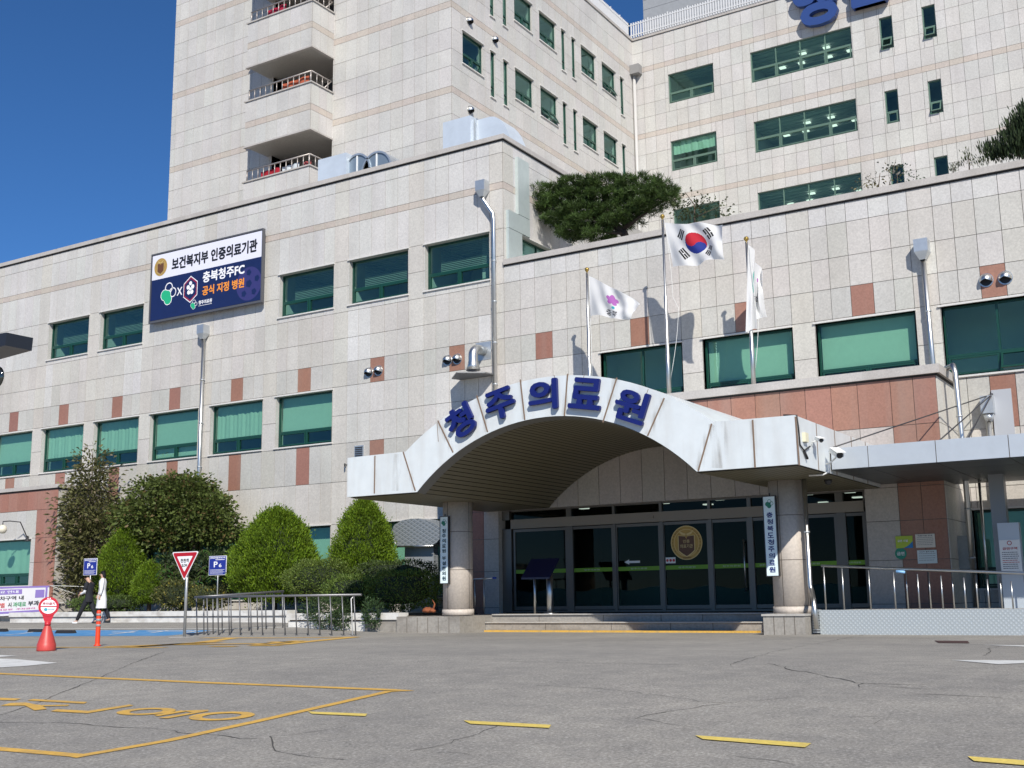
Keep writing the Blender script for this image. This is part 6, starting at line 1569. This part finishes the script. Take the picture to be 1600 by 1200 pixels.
def awning():
    Y = 29.7; B = thing('quilted_awning', 'silver grey quilted arched awning over a quilted curtain left of the entrance', 'awning', tuple(W(648,900,Y)))
    Q = bpy.data.materials.new('quilted_silver'); Q.use_nodes = True; N = Q.node_tree.nodes; L = Q.node_tree.links; b = N['Principled BSDF']; b.inputs['Roughness'].default_value = .5; b.inputs['Metallic'].default_value = .3
    tc = N.new('ShaderNodeTexCoord'); mp = N.new('ShaderNodeMapping'); mp.inputs['Scale'].default_value = (5,5,9); mp.inputs['Rotation'].default_value = (0,rad(45),0); L.new(tc.outputs['Object'], mp.inputs[0])
    v = N.new('ShaderNodeTexVoronoi'); v.distance = 'CHEBYCHEV'; v.inputs['Randomness'].default_value = 0; v.inputs['Scale'].default_value = 1.2; L.new(mp.outputs[0], v.inputs['Vector'])
    r = N.new('ShaderNodeValToRGB'); r.color_ramp.elements[0].position = .38; r.color_ramp.elements[0].color = (.20,.225,.245,1); r.color_ramp.elements[1].position = .47; r.color_ramp.elements[1].color = (.34,.36,.38,1); L.new(v.outputs['Distance'], r.inputs[0]); L.new(r.outputs[0], b.inputs['Base Color'])
    bp = N.new('ShaderNodeBump'); bp.invert = True; bp.inputs['Strength'].default_value = .6; bp.inputs['Distance'].default_value = .03; L.new(v.outputs['Distance'], bp.inputs['Height']); L.new(bp.outputs[0], b.inputs['Normal'])
    def q(x, y): a = W(x, y, Y); return (a.x, a.z)
    m = MB(); pts = [q(*a) for a in ((611,832),(616,820),(628,813),(641,810.5),(654,810),(666,813),(678,818),(690,826),(690,838),(682,848),(675,852),(620,853))]
    m.prism(pts, Y, Y+.9); m.build('hood', Q, B)
    m = MB(); a0, a1 = q(625,855), q(670,883); z0 = q(640,900)[1]; m.box(a0[0],a1[0],Y+.25,Y+.5,.5,a0[1]); m.build('curtain', Q, B)
    m = MB(); a0, a1 = q(621,854), q(678,853); m.tube([(a0[0],Y-.02,a0[1]),(a1[0],Y-.02,a1[1])], .03, 8); m.build('pole', STEEL, B)
    m = MB(); a0, a1 = q(609,827), q(620,851); m.tube([(a0[0],Y-.05,a0[1]),(a1[0],Y-.05,a1[1])], .02, 6); m.build('stay', WPAINT, B)
awning()
m = MB(); p = W(671, 953, 25.7); 
m.lathe([(.02,0),(.13,.01),(.16,.05),(.12,.10),(.05,.14),(.01,.15)], (p.x-.05,p.y,.52), 12); m.lathe([(.02,0),(.07,.01),(.09,.05),(.04,.10),(.01,.11)], (p.x+.12,p.y-.02,.52), 10); m.tube([(p.x+.1,p.y,.55),(p.x+.16,p.y,.75),(p.x+.10,p.y,.86)], [.03,.02,.006], 6)
for v_ in range(len(m.v)): x, y, z = m.v[v_]; m.v[v_] = (x+.012*math.sin(40*y+z*30), y+.01*math.sin(37*x), z+.01*math.sin(31*x+20*y))
tag(m.build('orange_bag', mat('orange_cloth', (.24,.07,.025), .8, noise=.2, scale=12)), 'small crumpled orange bag on the planter edge beside the left column', 'bag')

# =================================================================== PEOPLE
def skinned(name, J, E_, R_, m, parent, T, sub=2, root=0):
    """J joints (local), E_ bones, R_ radii; grown with a Skin modifier and frozen"""
    me = bpy.data.meshes.new(name); me.from_pydata([tuple(j) for j in J], E_, []); o = bpy.data.objects.new(name, me); COL.objects.link(o)
    sk = o.modifiers.new('s', 'SKIN'); sk.use_smooth_shade = True; ss_ = o.modifiers.new('u', 'SUBSURF'); ss_.levels = sub; ss_.render_levels = sub
    for i, r in enumerate(R_):
        v = me.skin_vertices[0].data[i]; v.radius = r if isinstance(r, tuple) else (r, r); v.use_root = (i == root)
    dg = bpy.context.evaluated_depsgraph_get(); me2 = bpy.data.meshes.new_from_object(o.evaluated_get(dg)); bpy.data.objects.remove(o); bpy.data.meshes.remove(me)
    off = offs(parent)
    for v in me2.vertices: v.co = T(v.co)-off
    me2.materials.clear(); me2.materials.append(m)
    for p in me2.polygons: p.use_smooth = True
    me2.name = name; o2 = bpy.data.objects.new(name, me2); COL.objects.link(o2); o2.parent = parent; return o2
SKIN_ = mat('skin', (.50,.30,.21), .55)
def person(label, px_, Y, height, heading, legs, arms, top, bottom, shoe, hairc, coat=False, head_tilt=0., sleeves=None, longhair=False):
    p = W(px_, 975, Y); g = Vector((p.x, Y, G(p.x, Y))); B = thing('person', label, 'person', tuple(g), 'people walking past the planter')
    k = height/1.70; ca, sa = math.cos(heading), math.sin(heading)
    def T(v): x, y, z = v; return g+Vector(((x*ca-y*sa)*k, (x*sa+y*ca)*k, z*k))       # local: +x forward, +y left
    F = lambda a: (math.sin(a), -math.cos(a))
    hip = .90; J = [(0,0,.93),(0,0,1.10),(0,0,1.28),(.0,0,1.40),(.015,0,1.47),(.03+head_tilt*.05,0,1.53),(.04+head_tilt*.08,0,1.60)]
    E_ = [(0,1),(1,2),(2,3),(3,4),(4,5),(5,6)]; R_ = [(.10,.08),(.095,.07),(.10,.07),(.06,.05),(.048,.05),(.07,.075),(.07,.078)]
    def chain(st, pts, rs):
        i0 = st
        for q, r in zip(pts, rs): J.append(q); R_.append(r); E_.append((i0, len(J)-1)); i0 = len(J)-1
    legp = []
    for sgn, (th, kn) in zip((1,-1), legs):
        h = (0, .085*sgn, .88); a = th; kx = h[0]+.43*math.sin(a); kz = h[2]-.43*math.cos(a); b_ = a-kn; ax = kx+.41*math.sin(b_); az = kz-.41*math.cos(b_)
        legp.append([h, (kx,.085*sgn,kz), (ax,.08*sgn,az), (ax+.13*math.cos(b_*.6), .08*sgn, az-.03+.10*math.sin(min(0,b_))*0)])
    lift = min(l[2][2] for l in legp)-.075
    J = [(x,y,z-lift) for x,y,z in J]; legp = [[(x,y,z-lift) for x,y,z in l] for l in legp]
    armp = []
    for sgn, (a, b_, inn) in zip((1,-1), arms):
        s_ = (0,.175*sgn,1.38-lift); e = (s_[0]+.27*math.sin(a), s_[1]+.03*sgn, s_[2]-.27*math.cos(a)); f = (e[0]+.24*math.sin(b_), e[1]-inn*sgn, e[2]-.24*math.cos(b_)); armp.append([s_, e, f])
    for l in legp: chain(0, [l[0], l[1], l[2], l[3]], [.085,.055,.04,.03])
    for a in armp: chain(3, [a[0], a[1], a[2]], [.05,.04,.028])
    # hand: palm and five short fingers rooted in it
    for a, sgn in zip(armp, (1,-1)):
        e, f = Vector(a[1]), Vector(a[2]); d = (f-e).normalized(); sd = Vector((0,1,0)); sd = (sd-d*sd.dot(d)).normalized(); w_ = len(J)-1
    body_root = 0
    for idx, a in enumerate(armp):
        e, f = Vector(a[1]), Vector(a[2]); d = (f-e).normalized(); sd = Vector((0,0,1)) if abs(d.z) < .6 else Vector((1,0,0)); sd = (sd-d*sd.dot(d)).normalized()
        wi = 7+8+3*idx+2; pm = f+d*.07; J.append(tuple(pm)); R_.append(.026); E_.append((wi, len(J)-1)); pi_ = len(J)-1
        for q, (o_, l_) in enumerate(((-.027,.055),(-.010,.07),(.008,.068),(.026,.055))):
            b1 = pm+sd*o_+d*l_*.55; b2 = pm+sd*o_*1.1+d*l_; J.append(tuple(b1)); R_.append(.009); E_.append((pi_, len(J)-1)); J.append(tuple(b2)); R_.append(.008); E_.append((len(J)-2, len(J)-1))
        b1 = f+d*.05+sd*.045; J.append(tuple(b1)); R_.append(.010); E_.append((pi_, len(J)-1))
    skinned('body', J, E_, R_, SKIN_, B, T)
    z = -lift
    # garments
    rg = [(.0,.78,.125,.165),(.0,.90,.122,.165),(0,1.0,.105,.148),(0,1.08,.10,.142),(0,1.2,.115,.165),(0,1.32,.115,.185),(0,1.395,.09,.165),(.005,1.43,.07,.085),(.01,1.455,.058,.06)]
    if coat: rg = [(.02,.46,.17,.215),(.01,.60,.16,.20),(0,.75,.148,.185)]+rg[1:]
    cm = MB(lambda x, y, zz: T((x, y, zz))); n = 24; vs = []
    for i, (xo, zz, rx, ry) in enumerate(rg):
        for q in range(n):
            a = 2*math.pi*q/n; wv = 1+(.05*math.sin(5*a+i) if i < 3 else .015*math.sin(7*a+2*i)); vs.append((xo+rx*wv*math.cos(a), ry*wv*math.sin(a), zz+z))
    cm.add(vs, [(i*n+q, i*n+(q+1) % n, (i+1)*n+(q+1) % n, (i+1)*n+q) for i in range(len(rg)-1) for q in range(n)], True)
    for a in armp:
        s_, e, f = Vector(a[0]), Vector(a[1]), Vector(a[2])
        pts = [s_+Vector((0,-.05*(1 if s_.y > 0 else -1),.01)), s_, s_.lerp(e,.5), s_.lerp(e,.75)]; rs = [.07,.072,.064,.062]
        if coat: pts += [e, e.lerp(f,.5), e.lerp(f,.93)]; rs += [.056,.05,.045]
        cm.tube(pts, rs, 12)
    if coat: cm.tube([(.125,.0,1.38+z),(.118,.0,1.1+z),(.155,.0,.8+z),(.19,.0,.48+z)], .006, 5)
    cm.build('coat' if coat else 'shirt', top, B)
    if sleeves:
        for a in armp:
            s_, e, f = map(Vector, a); skinned('sleeve', [s_.lerp(e,.5), e, f-(f-e)*.05], [(0,1),(1,2)], [.052,.046,.036], sleeves, B, T)
    Jp = [(0,0,1.0+z),(0,0,.90+z)]; Ep = [(0,1)]; Rp = [(.13,.10),(.15,.12)]
    for l in legp:
        s0 = len(Jp); Jp += [l[0], l[1], tuple(Vector(l[2])+Vector((0,0,.02)))]; Rp += [.098,.074,.062]; Ep += [(1,s0),(s0,s0+1),(s0+1,s0+2)]
    skinned('trousers', Jp, Ep, Rp, bottom, B, T)
    for l in legp:
        a = Vector(l[2]); t = Vector(l[3]); skinned('shoe', [a+Vector((-.05,0,-.045)), a+Vector((.05,0,-.045)), t+Vector((.03,0,-.02))], [(0,1),(1,2)], [(.058,.05),(.062,.048),(.052,.036)], shoe, B, T)
    hd = Vector(J[6]); hc = [hd+Vector((-.045,0,.005)), hd+Vector((-.025,0,.055))]; hr = [.080,.080]; he = [(0,1)]
    if longhair: hc += [hd+Vector((-.06,0,-.09)), hd+Vector((-.065,0,-.20))]; hr += [.07,.05]; he += [(0,2),(2,3)]
    skinned('hair', hc, he, hr, hairc, B, T)
    # face: eyes, nose, mouth
    TT = lambda x, y, z: T((x, y, z)); fc = MB(TT); ft = hd+Vector((.066,0,-.03))
    for s2 in (-1,1): fc.lathe([(.001,-.006),(.010,0),(.001,.006)], (ft.x+.004,ft.y+.026*s2,ft.z+.025), 8)
    fc.box(ft.x,ft.x+.006,-.022,.022,ft.z-.052,ft.z-.044); fc.build('eyes_and_mouth', mat('dark_lip', (.12,.04,.04), .5), B)
    n_ = MB(TT); n_.add([(ft.x,-.012,ft.z-.02),(ft.x,.012,ft.z-.02),(ft.x+.026,0,ft.z-.02),(ft.x+.004,0,ft.z+.022)], [(0,1,2),(0,2,3),(1,3,2),(0,3,1)]); n_.build('nose', SKIN_, B)
    return B, T, armp
BLKC = mat('black_cloth', (.012,.013,.018), .85); WHC = mat('white_coat_cloth', (.78,.78,.80), .8); HAIR = mat('black_hair', (.008,.007,.007), .45); SHW = mat('white_shoe', (.75,.75,.75), .6)
Bp, Tp, ap = person('person in dark short-sleeved scrubs over white sleeves walking left with a phone', 137, 26.0, 1.66, math.pi+.30, ((.50,.05),(-.34,.30)), ((.15,1.25,.10),(.25,1.45,.12)), BLKC, BLKC, SHW, HAIR, sleeves=WHC, head_tilt=1.)
m = MB(lambda x, y, z: Tp((x, y, z))); f = Vector(ap[0][2])+Vector((.10,-.02,.05)); m.box(f.x-.01,f.x+.01,f.y-.045,f.y+.03,f.z-.05,f.z+.07)
tag(m.build('mobile_phone', BLACK), 'black phone held in front of the person in dark scrubs', 'phone')
person('person in a long white coat walking beside the one in dark scrubs', 158, 26.3, 1.70, math.pi+.75, ((.18,.10),(-.22,.15)), ((.05,.15,.0),(.10,.5,.05)), WHC, BLKC, mat('black_shoe', (.02,.02,.02), .5), HAIR, coat=True, longhair=True)
